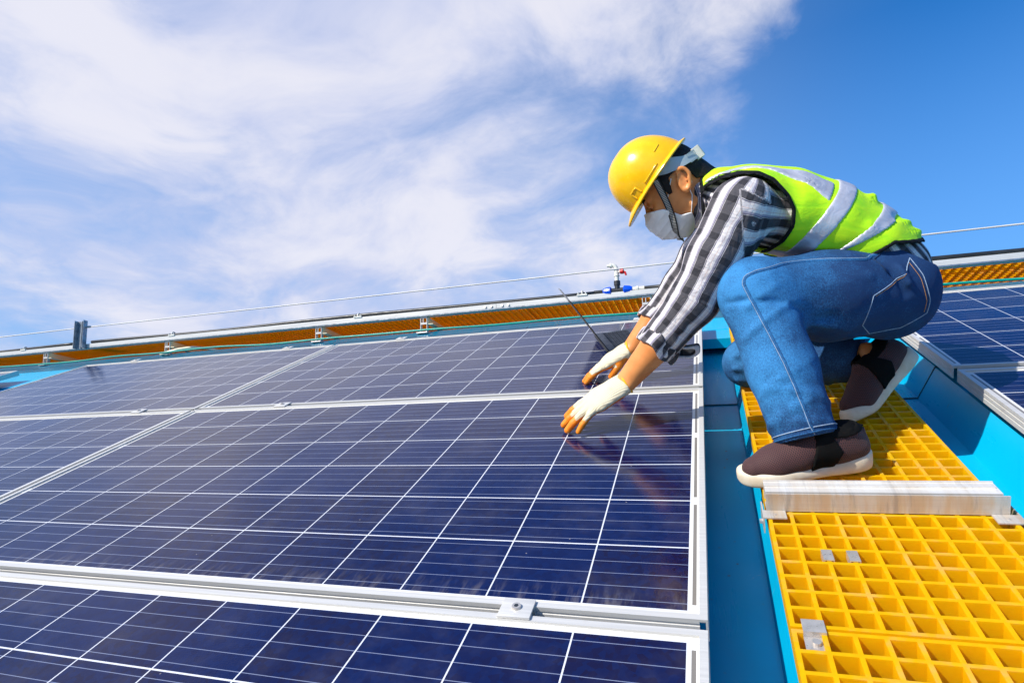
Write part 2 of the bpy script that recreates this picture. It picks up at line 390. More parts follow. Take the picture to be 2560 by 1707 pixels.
# ------------------------------------------------------------------ solar panels
def frame_mesh():
    mb = MB(); L = 0.0115; W, H = PW, PH; D = 0.035
    # each side: lip + outer web with two shallow grooves, butted at the corners
    def side_y(y0, y1, out):      # runs along x
        ya, yb = (y0, y1)
        if out < 0:   # lower side, outer face looks down the slope
            prof = [(ya, -D), (ya, -0.024), (ya + 0.0012, -0.0235), (ya + 0.0012, -0.020), (ya, -0.0195), (ya, -0.012), (ya + 0.0012, -0.0115), (ya + 0.0012, -0.008), (ya, -0.0075), (ya, 0.0), (yb, 0.0), (yb, -0.004), (ya + 0.003, -0.004), (ya + 0.003, -D)]
        else:
            prof = [(yb, -D), (yb, 0.0), (ya, 0.0), (ya, -0.004), (yb - 0.003, -0.004), (yb - 0.003, -D)]
        mb.prism(prof, 0, -W + L, -L)
    side_y(-H, -H + L, -1); side_y(-L, 0.0, 1)
    def side_x(x0, x1, left):
        if left: prof = [(x0, -D), (x0, -0.024), (x0 + 0.0012, -0.0235), (x0 + 0.0012, -0.020), (x0, -0.0195), (x0, -0.012), (x0 + 0.0012, -0.0115), (x0 + 0.0012, -0.008), (x0, -0.0075), (x0, 0.0), (x1, 0.0), (x1, -0.004), (x0 + 0.003, -0.004), (x0 + 0.003, -D)]
        else: prof = [(x1, -D), (x1, 0.0), (x0, 0.0), (x0, -0.004), (x1 - 0.003, -0.004), (x1 - 0.003, -D)]
        mb.prism(prof, 1, -H, 0.0)
    side_x(-W, -W + L, True); side_x(-L, 0.0, False)
    return mb
PAN = 'solar panels laid in rows on the blue roof'
def make_panel(x, y, label):
    r = empty('solar_panel', (x, y, 0), label, 'solar panel', PAN)
    frame_mesh().build('frame', 'aluminium', r)
    gm = MB(); gm.box((-PW + 0.004, -PH + 0.004, -0.0085), (-0.004, -0.004, -0.0042))
    gm.build('cell_glass', 'solar_glass', r)
    return r
def dup(root, loc, label=None):
    r = root.copy(); COL.objects.link(r); r.location = loc
    if label: r['label'] = label
    for ch in root.children:
        c = ch.copy(); COL.objects.link(c); c.parent = r
        for q in ch.children:
            d_ = q.copy(); COL.objects.link(d_); d_.parent = c
    return r
p0 = make_panel(0, 0, 'dark blue solar panel under the worker\'s near glove, filling the middle of the photo')
RS = PH + 0.02; CS = PW + 0.02
dup(p0, (0, RS, 0), 'solar panel with the laptop lying on it, up the slope beside the far hand')
dup(p0, (0, -RS, 0), 'solar panel in front nearest the camera, below the clamp with the bolt')
dup(p0, (-CS, 0, 0), 'solar panel at the left edge, cut by the diagonal seam, in the middle row')
dup(p0, (-CS, RS, 0), 'grey glinting solar panel at upper left mirroring the upright post')
dup(p0, (-CS, -RS, 0), 'solar panel at the lower left corner below the long white seam')
dup(p0, (-4.62, RS, 0), 'farthest solar panel beyond the blue channel at the left edge')
XR = 0.655 + PW
dup(p0, (XR, RS + 0.07, 0), 'solar panel behind the worker at right, in the row by the ridge walkway')
dup(p0, (XR, 0.058, 0), 'solar panel at the right edge, its side frame running down to the frame border')
CL = 'mid clamps joining neighbouring panels'
def make_clamp(x, y, label):
    r = empty('panel_clamp', (x, y, 0), label, 'clamp', CL)
    mb = MB(); mb.box((-0.026, -0.021, 0.0006), (0.026, 0.021, 0.0046), 0.0008); mb.box((-0.026, -0.0095, -0.03), (0.026, -0.0065, 0.0006)); mb.box((-0.026, 0.0065, -0.03), (0.026, 0.0095, 0.0006))
    smooth_by_angle(mb.build('clamp_plate', 'aluminium', r))
    mb = MB(); ring = [(0.0075 * math.cos(t), 0.0075 * math.sin(t)) for t in np.linspace(0, 2 * math.pi, 17)[:-1]]
    mb.tube([(0, 0, 0.0046), (0, 0, 0.0085)], [0.0078, 0.0070], 16); b = mb.build('bolt', 'stainless', r)
    smooth_by_angle(b, 50)
    mb = MB(); mb.tube([(0, 0, 0.0084), (0, 0, 0.0087)], 0.0038, 6); mb.build('hex_socket', 'black_seam', b)
    return r
c0 = make_clamp(-0.280, -1.002, 'aluminium clamp with a round bolt on the nearest white seam')
dup(c0, (-1.53, 0.010, 0), 'aluminium clamp on the upper seam, right of where the two seams cross')
dup(c0, (-2.27, 0.010, 0), 'aluminium clamp on the upper seam, left of where the two seams cross')
dup(c0, (-0.28, RS + 0.012, 0), 'aluminium clamp on the top edge of the panels by the ridge, above the laptop')
dup(c0, (-1.55, RS + 0.012, 0), 'aluminium clamp on the top edge of the panels, left of the middle')
dup(c0, (-2.30, RS + 0.012, 0), 'aluminium clamp on the top edge of the panels near the diagonal seam')
dup(c0, (-3.50, RS + 0.012, 0), 'aluminium clamp on the top edge of the panels nearest the upright post')

# ------------------------------------------------------------------ FRP gratings
def lattice(nx, ny, pitch, bw, depth, taper=0.9):
    """square-mesh grating with real openings; local x 0..nx*pitch+bw, y 0..ny*pitch+bw, top at z=0"""
    def lines(n, half):
        out = []
        for i in range(n + 1):
            c = bw / 2 + i * pitch; out += [c - half, c + half]
        return np.array(out)
    V = []; F = []
    tx, ty = lines(nx, bw / 2), lines(ny, bw / 2)
    bx, by = lines(nx, bw / 2 * taper), lines(ny, bw / 2 * taper)
    bx[0] = 0; bx[-1] = tx[-1]; by[0] = 0; by[-1] = ty[-1]
    NX, NY = len(tx), len(ty)
    for (xs, ys, z) in ((tx, ty, 0.0), (bx, by, -depth)):
        for j in range(NY):
            for i in range(NX): V.append((xs[i], ys[j], z))
    idx = lambda i, j, k: k * NX * NY + j * NX + i
    for j in range(NY - 1):
        for i in range(NX - 1):
            if i % 2 == 1 and j % 2 == 1:
                c = [(i, j), (i + 1, j), (i + 1, j + 1), (i, j + 1)]
                for a in range(4):
                    p, q = c[a], c[(a + 1) % 4]; F.append((idx(*q, 0), idx(*p, 0), idx(*p, 1), idx(*q, 1))[::-1])
            else:
                F.append((idx(i, j, 0), idx(i + 1, j, 0), idx(i + 1, j + 1, 0), idx(i, j + 1, 0)))
                F.append((idx(i, j, 1), idx(i, j + 1, 1), idx(i + 1, j + 1, 1), idx(i + 1, j, 1)))
    for i in range(NX - 1):
        F.append((idx(i, 0, 1), idx(i + 1, 0, 1), idx(i + 1, 0, 0), idx(i, 0, 0))); F.append((idx(i, NY - 1, 0), idx(i + 1, NY - 1, 0), idx(i + 1, NY - 1, 1), idx(i, NY - 1, 1)))
    for j in range(NY - 1):
        F.append((idx(0, j, 0), idx(0, j + 1, 0), idx(0, j + 1, 1), idx(0, j, 1))); F.append((idx(NX - 1, j, 1), idx(NX - 1, j + 1, 1), idx(NX - 1, j + 1, 0), idx(NX - 1, j, 0)))
    return V, F
GZ = -0.060; WX0 = 0.1135; GP = 0.0395
GG = 'yellow plastic grating sections of the walkways'
def grating(x, y, z, nx, ny, label, pitch=GP, bw=0.0068, depth=0.031, mtx=None):
    V, F = lattice(nx, ny, pitch, bw, depth)
    o = meshobj('walkway_grating', V, F, 'yellow_frp', None, None, False, False)
    o.matrix_basis = mtx if mtx is not None else Matrix.Translation((x, y, z))
    return tag(o, label, 'grating', GG)
grating(WX0, -0.917, GZ, 10, 48, 'long yellow grating walkway running up the roof under the worker')
grating(WX0, -0.921 - 0.0068 - GP * 26, GZ - 0.001, 10, 26, 'lower yellow grating walkway at the bottom right corner below the plate clip')

# stop bar across the walkway
sb = empty('stop_bar', (0.31, -0.56, GZ), 'weathered aluminium angle bar fixed across the yellow walkway in front of the shoe', 'bar')
o0 = np.array((0.31, -0.56, GZ))
mb = MB(o0); mb.box((0.113, -0.586, GZ + 0.036), (0.504, -0.545, GZ + 0.040)); mb.box((0.113, -0.545, GZ + 0.030), (0.504, -0.541, GZ + 0.042)); mb.box((0.113, -0.5665, GZ + 0.040), (0.500, -0.5635, GZ + 0.043))
mb.box((0.113, -0.543, GZ + 0.001), (0.504, -0.541, GZ + 0.030))
mb.build('top_angle', 'worn_aluminium', sb)
mb = MB(o0); mb.box((0.113, -0.593, GZ + 0.0015), (0.512, -0.5895, GZ + 0.0385)); mb.box((0.113, -0.5895, GZ + 0.0005), (0.512, -0.560, GZ + 0.004))
mb.build('face_plate', 'weathered_aluminium', sb)
for xx in (0.107, 0.484):
    mb = MB(o0); mb.box((xx, -0.622, GZ + 0.001), (xx + 0.040, -0.5935, GZ + 0.0035)); 
    sx = xx - 0.0025 if xx < 0.3 else xx + 0.040
    mb.box((sx, -0.622, GZ - 0.03), (sx + 0.0025, -0.56, GZ + 0.0035))
    b = mb.build('bracket', 'weathered_aluminium', sb)
    mb = MB(o0); d_ = -0.006 if xx < 0.3 else 0.006; x_ = sx if xx < 0.3 else sx + 0.0025
    mb.tube([(x_, -0.605, GZ - 0.014), (x_ + d_, -0.605, GZ - 0.014)], 0.0052, 6); mb.build('bolt', 'stainless', b)
    mb = MB(o0); mb.tube([(xx + 0.02, -0.609, GZ + 0.0035), (xx + 0.02, -0.609, GZ + 0.0042)], 0.003, 10); mb.build('rivet', 'stainless', b)

# fixing clips
def saddle(x, y, ox):
    mb = MB((ox, y, GZ)); z = GZ
    mb.box((x - 0.0065, y - 0.015, z + 0.0008), (x + 0.0065, y + 0.015, z + 0.0026)); mb.box((x - 0.0083, y - 0.015, z - 0.012), (x - 0.0065, y + 0.015, z + 0.0026)); mb.box((x + 0.0065, y - 0.015, z - 0.012), (x + 0.0083, y + 0.015, z + 0.0026))
    return mb
gx = lambda i: WX0 + 0.0034 + i * GP
ys = -0.917 + 0.0034 + GP * 4.5
cp = empty('saddle_clip', (gx(2), ys, GZ), 'small steel saddle clip hooked over two ribs of the yellow grating below the bar', 'clip')
for i in (2, 3):
    q = saddle(gx(i), ys, gx(2)); q.build('saddle', 'stainless', cp)
mb = MB((gx(2), ys, GZ)); mb.box((gx(2) + 0.009, ys - 0.010, GZ - 0.020), (gx(3) - 0.009, ys + 0.010, GZ - 0.018)); mb.build('cross_strap', 'stainless', cp)
yj = -0.919; xc = WX0 + 0.031
pc = empty('plate_clip', (xc, yj, GZ), 'square steel plate clip with a bolt where two yellow gratings meet', 'clip')
mb = MB((xc, yj, GZ)); mb.box((xc - 0.0155, yj - 0.008, GZ + 0.001), (xc + 0.0155, yj + 0.016, GZ + 0.0032), 0.0004); mb.box((xc - 0.0155, yj - 0.0105, GZ - 0.006), (xc + 0.0155, yj - 0.0082, GZ + 0.0032)); mb.box((xc - 0.0155, yj - 0.036, GZ - 0.008), (xc + 0.0155, yj - 0.0107, GZ - 0.0058))
mb.build('plate', 'stainless', pc)
mb = MB((xc, yj, GZ)); mb.tube([(xc, yj - 0.024, GZ - 0.0057), (xc, yj - 0.024, GZ - 0.001)], 0.006, 12); b = mb.build('bolt', 'stainless', pc)

# ------------------------------------------------------------------ ridge walkway (level, so tilted in the roof frame)
U3 = np.array([0, math.sin(SL), math.cos(SL)]); PT = math.radians(30); V3 = np.array([0, math.cos(PT), -math.sin(PT)]); N3 = np.array([0, math.sin(PT), math.cos(PT)]); X3 = np.array([1.0, 0, 0])
F0 = np.array([0, 1.541, -0.090])
def RP(x, v, u): return F0 + x * X3 + v * V3 + u * U3
HB = 0.112; HT = 0.144                         # under-side and top of the front rail above the cap
XL, XRR = -7.6, 3.6
def rbox(mb, x0, x1, v0, v1, u0, u1, c=0.0): return mb.obox(RP(x0, v0, u0), (x1 - x0) * X3, (v1 - v0) * V3, (u1 - u0) * U3, c)
Mridge = Matrix(((1, 0, 0, 0), (0, V3[1], N3[1], 0), (0, V3[2], N3[2], 0), (0, 0, 0, 1)))
secs = [(-7.6, 'far left'), (-5.2, 'left'), (-3.86, 'x'), (-2.48, 'x'), (-0.96, 'x'), (0.64, 'x')]
labs = ['yellow grating of the ridge walkway at the far left end by the post', 'yellow grating of the ridge walkway just right of the upright post', 'yellow grating of the ridge walkway left of the middle, above the bent bracket',
        'yellow grating of the ridge walkway in the middle, above the diagonal brace', 'yellow grating of the ridge walkway behind the laptop screen and tap', 'yellow grating of the ridge walkway right of the worker at the photo edge']
xs_ = [-7.6, -5.16, -3.84, -2.46, -1.02, 0.36, 3.0]
def bar_grating(x0, x1, label):
    """deep bearing bars across the walkway tied by thin cross rods"""
    p = RP(x0, 0.012, HB + 0.002); L = x1 - x0; W_ = 0.655; n = max(2, int(round(L / 0.041))); mb = MB()
    for i in range(n + 1):
        x = (L - 0.011) * i / n
        mb.prism([(x + 0.002, 0.0), (x + 0.009, 0.0), (x + 0.009, 0.005), (x + 0.0070, 0.007), (x + 0.0070, 0.026), (x + 0.011, 0.029), (x + 0.011, 0.035), (x, 0.035), (x, 0.029), (x + 0.0040, 0.026), (x + 0.0040, 0.007), (x + 0.002, 0.005)], 1, 0.0, W_)
    for k in range(24):
        y = 0.010 + k * 0.0272; mb.box((0.003, y, 0.0105), (L - 0.003, y + 0.008, 0.0245))
    o = meshobj('walkway_grating', mb.V, mb.F, 'yellow_bars'); o.matrix_basis = Matrix.Translation(Vector(p)) @ Mridge
    return tag(o, label, 'grating', GG)
for i in range(6): bar_grating(xs_[i], xs_[i + 1] - 0.012, labs[i])
RO = RP(-2, 0, HB)
rail = empty('walkway_rail', RO, 'long white aluminium rail along the front edge of the ridge walkway', 'rail')
mb = MB(RO)
rbox(mb, XL, -1.19, -0.004, 0.004, HB, HT); rbox(mb, -1.188, XRR, -0.004, 0.004, HB, HT)
rbox(mb, XL, XRR, 0.004, 0.040, HB, HB + 0.003); rbox(mb, XL, XRR, 0.004, 0.030, HT - 0.004, HT - 0.001)
mb.build('rail_channel', 'aluminium', rail)
mb = MB(RO); rbox(mb, XL, XRR, -0.0065, -0.0042, HB - 0.003, HB + 0.004); mb.build('lower_lip', 'galvanised', rail)
for xx in (-1.26, -1.22, -1.15, -1.11):
    mb = MB(RO); mb.tube([RP(xx, -0.004, HB + 0.017), RP(xx, -0.010, HB + 0.017)], 0.008, 6); mb.build('splice_bolt', 'stainless', rail)
rail2 = empty('far_walkway_rail', RP(-2, 0.68, HB), 'long grey aluminium rail along the far edge of the ridge walkway', 'rail')
mb = MB(RP(-2, 0.68, HB)); rbox(mb, XL, XRR, 0.668, 0.675, HB - 0.030, HT - 0.02); rbox(mb, XL, XRR, 0.675, 0.708, HB - 0.030, HB - 0.026)
mb.build('rail_channel', 'weathered_aluminium', rail2)
SF = 'support frames carrying the ridge walkway'
def support(x, label):
    r = empty('support_frame', RP(x, 0, 0), label, 'support frame', SF); o = RP(x, 0, 0)
    mb = MB(o)
    for (a, b) in ((-0.024, -0.0205), (0.0205, 0.024)): rbox(mb, x + a, x + b, 0.006, 0.030, 0.004, HB - 0.001)
    rbox(mb, x - 0.0205, x + 0.0205, 0.006, 0.009, HB - 0.052, HB - 0.040); rbox(mb, x - 0.0205, x + 0.0205, 0.006, 0.009, HB - 0.012, HB - 0.004); rbox(mb, x - 0.006, x - 0.002, 0.006, 0.009, HB - 0.040, HB - 0.012)
    mb.build('leg', 'aluminium', r)
    mb = MB(o); rbox(mb, x - 0.038, x + 0.038, -0.022, 0.045, -0.004, 0.004, 0.001); f = mb.build('foot', 'aluminium', r)
    mb = MB(o); mb.tube([RP(x + 0.030, -0.010, 0.004), RP(x + 0.030, -0.010, 0.016)], 0.007, 6); mb.build('foot_bolt', 'stainless', f)
    mb = MB(o); rbox(mb, x + 0.0245, x + 0.029, 0.012, 0.667, HB - 0.052, HB - 0.003); rbox(mb, x + 0.029, x + 0.062, 0.012, 0.667, HB - 0.052, HB - 0.048); mb.build('cross_beam', 'beige_steel', r)
    mb = MB(o); rbox(mb, x - 0.02, x + 0.02, 0.545, 0.58, -0.13, HB - 0.053); mb.build('rear_leg', 'galvanised', r)
    return r
s0 = support(-5.187, 'aluminium support frame of the ridge walkway nearest the left photo edge')
for x, l in ((-3.851, 'aluminium support frame of the ridge walkway with a bent wooden strut beside it'), (-2.488, 'aluminium support frame of the ridge walkway left of the diagonal seam top'),
             (-1.688, 'aluminium support frame of the ridge walkway halfway between seam and laptop'), (-0.293, 'aluminium support frame of the ridge walkway below the water tap'), (1.05, 'aluminium support frame of the ridge walkway right behind the worker')):
    dup(s0, RP(x, 0, 0), l)
# bent strut leaning at the second frame
mb = MB(RP(-3.85, 0, 0)); mb.tube([RP(-3.84, -0.06, -0.01), RP(-3.74, 0.0, 0.035), RP(-3.66, 0.06, 0.062), RP(-3.56, 0.10, 0.058), RP(-3.42, 0.16, 0.03), RP(-3.30, 0.2, 0.0)], 0.011, 8)
o = mb.build('conduit_stub', 'beige_steel', None, RP(-3.85, 0, 0), True); tag(o, 'bent tan conduit arched beside the second support frame at left', 'conduit')

# black water pipe and its clips
pipe_u = HT + 0.013
def pipe(x0, x1, label, sag=0.004):
    o0_ = RP(x0, 0.012, pipe_u); xs = np.linspace(x0, x1, max(3, int((x1 - x0) / 0.15)))
    mb = MB(o0_); mb.tube([RP(x, 0.013 + 0.003 * math.sin(x * 3.1), pipe_u + sag * math.sin(x * 2.3)) for x in xs], 0.0125, 12)
    return tag(mb.build('water_pipe', 'black_pipe', None, o0_, True), label, 'pipe', 'black water pipes lying on the ridge rail')
pipe(-7.6, -4.83, 'black water pipe on the ridge rail, stretch left of the upright post')
pipe(-4.66, -0.585, 'black water pipe on the ridge rail, long stretch between the post and the tap')
pipe(-0.300, 3.5, 'black water pipe on the ridge rail, stretch passing behind the worker')
def clipw(x, label):
    r = RP(x, 0.0, HT); mb = MB(r)
    ring = [RP(x, 0.013 + 0.017 * math.sin(t), pipe_u + 0.017 * math.cos(t)) for t in np.linspace(-2.2, 2.2, 13)]
    mb.tube(ring, 0.0045, 6); rbox(mb, x - 0.03, x + 0.03, -0.010, 0.02, HT - 0.003, HT + 0.006, 0.001); mb.tube([RP(x - 0.022, -0.008, HT + 0.006), RP(x - 0.022, -0.008, HT + 0.018)], 0.004, 6); mb.tube([RP(x + 0.022, -0.008, HT + 0.006), RP(x + 0.022, -0.008, HT + 0.014)], 0.004, 6)
    return tag(mb.build('pipe_clip', 'white_plastic', None, r, False), label, 'pipe clip', 'white clips holding the black pipe')
clipw(-5.45, 'white pipe clip on the rail near the left photo edge'); clipw(-3.80, 'white pipe clip on the rail above the bent conduit')
clipw(-2.17, 'white pipe clip on the rail in the middle, over the diagonal seam top'); clipw(-0.655, 'white pipe clip on the rail just left of the water tap')

# water tap
TX = -0.452; TO = RP(TX, 0.013, pipe_u)
tp = empty('water_tap', TO, 'grey water tap with a red handle and blue couplings on the black pipe', 'tap')
def at(dx, dv, du): return RP(TX + dx, 0.013 + dv, pipe_u + du)
mb = MB(TO); mb.tube([at(-0.047, 0, 0), at(0.047, 0, 0)], 0.0155, 14); mb.tube([at(0, 0, 0), at(0, 0, 0.050)], [0.015, 0.015], 14); mb.tube([at(0, 0, 0.030), at(0, 0, 0.056)], 0.0185, 14); smooth_by_angle(mb.build('pipe_tee', 'black_pipe', tp))
for sgn in (-1, 1):
    mb = MB(TO); mb.tube([at(sgn * 0.034, 0, 0), at(sgn * 0.040, 0, 0), at(sgn * 0.070, 0, 0), at(sgn * 0.083, 0, 0)], [0.020, 0.0265, 0.0225, 0.0165], 10); smooth_by_angle(mb.build('coupling', 'blue_fitting', tp), 25)
mb = MB(TO); mb.tube([at(0.083, 0, 0), at(0.105, 0, 0), at(0.106, 0, 0), at(0.118, 0, 0), at(0.119, 0, 0), at(0.152, 0, 0)], [0.011, 0.011, 0.016, 0.016, 0.012, 0.012], 12); mb.build('pipe_union', 'white_plastic', tp)
mb = MB(TO); mb.tube([at(-0.135, 0, 0), at(-0.083, 0, 0)], 0.0125, 12); mb.build('pipe_end', 'black_pipe', tp)
mb = MB(TO); mb.tube([at(0, 0, 0.056), at(0, 0, 0.082), at(0, 0, 0.084), at(0, 0, 0.089), at(0, 0, 0.090), at(0, 0, 0.128), at(-0.006, -0.002, 0.142), at(-0.020, -0.004, 0.149), at(-0.034, -0.006, 0.147), at(-0.052, -0.010, 0.146)], [0.0125, 0.0125, 0.0165, 0.0165, 0.0135, 0.0125, 0.012, 0.011, 0.010, 0.0075], 12)
mb.tube([at(-0.026, -0.004, 0.148), at(-0.036, -0.006, 0.147)], 0.015, 8); mb.tube([at(0.0, 0, 0.108), at(0.026, -0.004, 0.108)], 0.008, 10); smooth_by_angle(mb.build('tap_body', 'white_plastic', tp), 45)
mb = MB(TO); mb.tube([at(0.022, -0.004, 0.108), at(0.040, -0.006, 0.108)], [0.014, 0.0155], 14); mb.tube([at(0.034, -0.006, 0.110), at(0.050, -0.008, 0.098), at(0.055, -0.008, 0.082)], [0.007, 0.007, 0.005], 8); smooth_by_angle(mb.build('handle', 'red_plastic', tp))

# wire rope and its post
wh = 0.283
def wire(x0, x1, label):
    o0_ = RP(x0, 0, wh); mb = MB(o0_); xs = np.linspace(x0, x1, 40)
    mb.tube([RP(x, 0.0, wh - 0.0 + 0.004 * ((2 * (x - x0) / (x1 - x0) - 1) ** 2 - 1)) for x in xs], 0.0044, 6)
    return tag(mb.build('wire_rope', 'wire_rope', None, o0_, True), label, 'wire rope', 'safety wire strung above the ridge')
PX = -4.752
wire(PX + 0.03, 4.0, 'long pale wire rope stretched above the ridge from the post across the whole sky')
wire(-8.6, PX - 0.03, 'short pale wire rope from the post out of the photo at left')
po = RP(PX, -0.03, HB)
pst = empty('wire_post', po, 'short upright grey steel channel post holding the wire rope', 'post')
mb = MB(po); rbox(mb, PX - 0.052, PX + 0.052, -0.012, -0.008, HB - 0.006, 0.330); rbox(mb, PX - 0.052, PX - 0.048, -0.042, -0.012, HB - 0.006, 0.330); rbox(mb, PX + 0.048, PX + 0.052, -0.042, -0.012, HB - 0.006, 0.330); rbox(mb, PX + 0.000, PX + 0.006, -0.020, -0.012, HB - 0.006, 0.330)
mb.build('channel', 'galvanised', pst)
mb = MB(po); mb.tube([RP(PX - 0.05, -0.004, wh), RP(PX + 0.05, -0.004, wh)], 0.006, 8); mb.tube([RP(PX + 0.052, -0.004, wh), RP(PX + 0.075, -0.002, wh)], 0.009, 8); mb.build('wire_eye', 'stainless', pst)

# green cable at the foot of the frames
xs = np.linspace(-7.4, 3.4, 150); o0_ = np.array((-7.4, 1.47, -0.035)); mb = MB(o0_)
def cab(x): return (x, 1.455 + 0.018 * math.sin(x * 1.7 + 0.6) + 0.012 * math.sin(x * 5.3), -0.052 + 0.004 * math.sin(x * 2.9) + 0.003 * math.sin(x * 7.1))
mb.tube([cab(x) for x in xs], 0.0065, 6); tag(mb.build('green_cable', 'green_cable', None, o0_, True), 'thin green cable lying along the foot of the ridge walkway', 'cable')

# laptop on the upper panel
LO = Vector((-0.331, 0.393, 0.0006)); yaw = math.radians(18.9)
lp = empty('laptop', LO, 'open dark laptop lying on the panel behind the far glove, seen edge on', 'laptop'); lp.rotation_euler = (0, 0, yaw)
mb = MB(); mb.box((0.0, 0.0, 0.002), (0.235, 0.34, 0.018), 0.002); smooth_by_angle(mb.build('base', 'laptop_dark', lp))
mb = MB()
for i in range(6):
    for j in range(14): mb.box((0.035 + i * 0.0175, 0.022 + j * 0.0214, 0.0182), (0.035 + i * 0.0175 + 0.0145, 0.022 + j * 0.0214 + 0.018, 0.0200))
mb.build('keyboard', 'laptop_key', lp)
mb = MB(); mb.box((0.155, 0.12, 0.0182), (0.215, 0.22, 0.0186)); mb.build('touchpad', 'silver_edge', lp)
dv = np.array((-0.50, 0, 0.866)); nv = np.array((0.866, 0, 0.50)); hv = np.array((0.002, 0.0, 0.018))
mb = MB(); mb.obox(hv - nv * 0.004, dv * 0.255, (0, 0.34, 0), nv * 0.0035, 0.001); s_ = mb.build('screen_lid', 'silver_edge', lp)
mb = MB(); mb.obox(hv + dv * 0.004 + np.array((0, 0.006, 0)), dv * 0.244, (0, 0.328, 0), nv * 0.002); mb.build('display', 'screen_black', s_)
mb = MB(); mb.tube([(0.0, 0.03, 0.017), (0.0, 0.31, 0.017)], 0.006, 8); mb.build('hinge', 'laptop_key', lp)

# =================================================================== the worker
A = lambda *v: np.array(v, float)
def nrmz(v): v = np.array(v, float); return v / (np.linalg.norm(v) + 1e-12)

class Fld:
    """signed distance field on a regular grid, polygonised with surface nets"""
    def __init__(s, lo, hi, h):
        s.lo = A(*lo); s.h = h; s.n = np.ceil((A(*hi) - s.lo) / h).astype(int) + 1
        s.ax = [s.lo[i] + h * np.arange(s.n[i]) for i in range(3)]; s.F = np.full(tuple(s.n), 0.5, np.float32)
    def sub(s, lo, hi):
        sl = []
        for i in range(3):
            a = max(0, int((lo[i] - s.lo[i]) / s.h)); b = min(s.n[i], int((hi[i] - s.lo[i]) / s.h) + 2); sl.append(slice(a, max(a, b)))
        g_ = [s.ax[i][sl[i]].astype(np.float32).reshape([-1 if j == i else 1 for j in range(3)]) for i in range(3)]
        return tuple(sl), g_
    def op(s, prim, k=0.0, mode='u', pad=0.03):
        fn, lo, hi = prim; sl, (X, Y, Z) = s.sub(lo - pad - k, hi + pad + k)
        if 0 in s.F[sl].shape: return s
        d = fn(X, Y, Z).astype(np.float32); f = s.F[sl]
        if mode == 'u':
            if k > 0:
                h = np.clip(k - np.abs(f - d), 0, None) / k; s.F[sl] = np.minimum(f, d) - h * h * k * 0.25
            else: s.F[sl] = np.minimum(f, d)
        elif mode == 's':
            h = (np.clip(k - np.abs(f + d), 0, None) / k) if k > 0 else 0; s.F[sl] = np.maximum(f, -d) + h * h * k * 0.25
        return s
    def grid(s):
        return [s.ax[i].astype(np.float32).reshape([-1 if j == i else 1 for j in range(3)]) for i in range(3)]
    def mesh(s, smooth=1):
        F = s.F; S = F < 0; nx, ny, nz = F.shape
        c = np.zeros((nx - 1, ny - 1, nz - 1), np.uint8)
        for dx in (0, 1):
            for dy in (0, 1):
                for dz in (0, 1): c += S[dx:nx - 1 + dx, dy:ny - 1 + dy, dz:nz - 1 + dz]
        act = (c > 0) & (c < 8); I = np.argwhere(act); idx = -np.ones(act.shape, np.int64); idx[act] = np.arange(len(I))
        acc = np.zeros((len(I), 3)); cnt = np.zeros(len(I))
        corners = [(0, 0, 0), (1, 0, 0), (0, 1, 0), (1, 1, 0), (0, 0, 1), (1, 0, 1), (0, 1, 1), (1, 1, 1)]
        edges = [(0, 1), (2, 3), (4, 5), (6, 7), (0, 2), (1, 3), (4, 6), (5, 7), (0, 4), (1, 5), (2, 6), (3, 7)]
        vals = [F[I[:, 0] + a, I[:, 1] + b, I[:, 2] + d_] for a, b, d_ in corners]
        for a, b in edges:
            fa, fb = vals[a], vals[b]; mk = (fa < 0) != (fb < 0); t = np.where(mk, fa / (fa - fb + 1e-12), 0)
            pa, pb = A(*corners[a]), A(*corners[b]); acc += np.where(mk[:, None], pa + t[:, None] * (pb - pa), 0); cnt += mk
        V = s.lo + s.h * (I + acc / np.maximum(cnt, 1)[:, None]); Q = []
        for ax in range(3):
            o1, o2 = [(1, 2), (2, 0), (0, 1)][ax]; lo_ = [slice(None)] * 3; hi_ = [slice(None)] * 3
            lo_[ax] = slice(0, F.shape[ax] - 1); hi_[ax] = slice(1, F.shape[ax]); a = S[tuple(lo_)]; b = S[tuple(hi_)]
            E_ = np.argwhere(a != b); E_ = E_[(E_[:, o1] > 0) & (E_[:, o2] > 0) & (E_[:, o1] < F.shape[o1] - 1) & (E_[:, o2] < F.shape[o2] - 1)]
            flip = a[E_[:, 0], E_[:, 1], E_[:, 2]]; e1 = np.zeros(3, int); e1[o1] = 1; e2 = np.zeros(3, int); e2[o2] = 1
            g4 = [idx[tuple((E_ - p).T)] for p in (e1 * 0, e1, e1 + e2, e2)]; q = np.stack(g4, 1); q[~flip] = q[~flip][:, ::-1]; Q.append(q)
        Q = np.concatenate(Q); Q = Q[(Q >= 0).all(1)]
        for _ in range(smooth):
            ac = np.zeros_like(V); cn = np.zeros(len(V))
            for i in range(4):
                a, b = Q[:, i], Q[:, (i + 1) % 4]; np.add.at(ac, a, V[b]); np.add.at(ac, b, V[a]); np.add.at(cn, a, 1); np.add.at(cn, b, 1)
            V = 0.5 * V + 0.5 * ac / np.maximum(cn, 1)[:, None]
        return V, Q

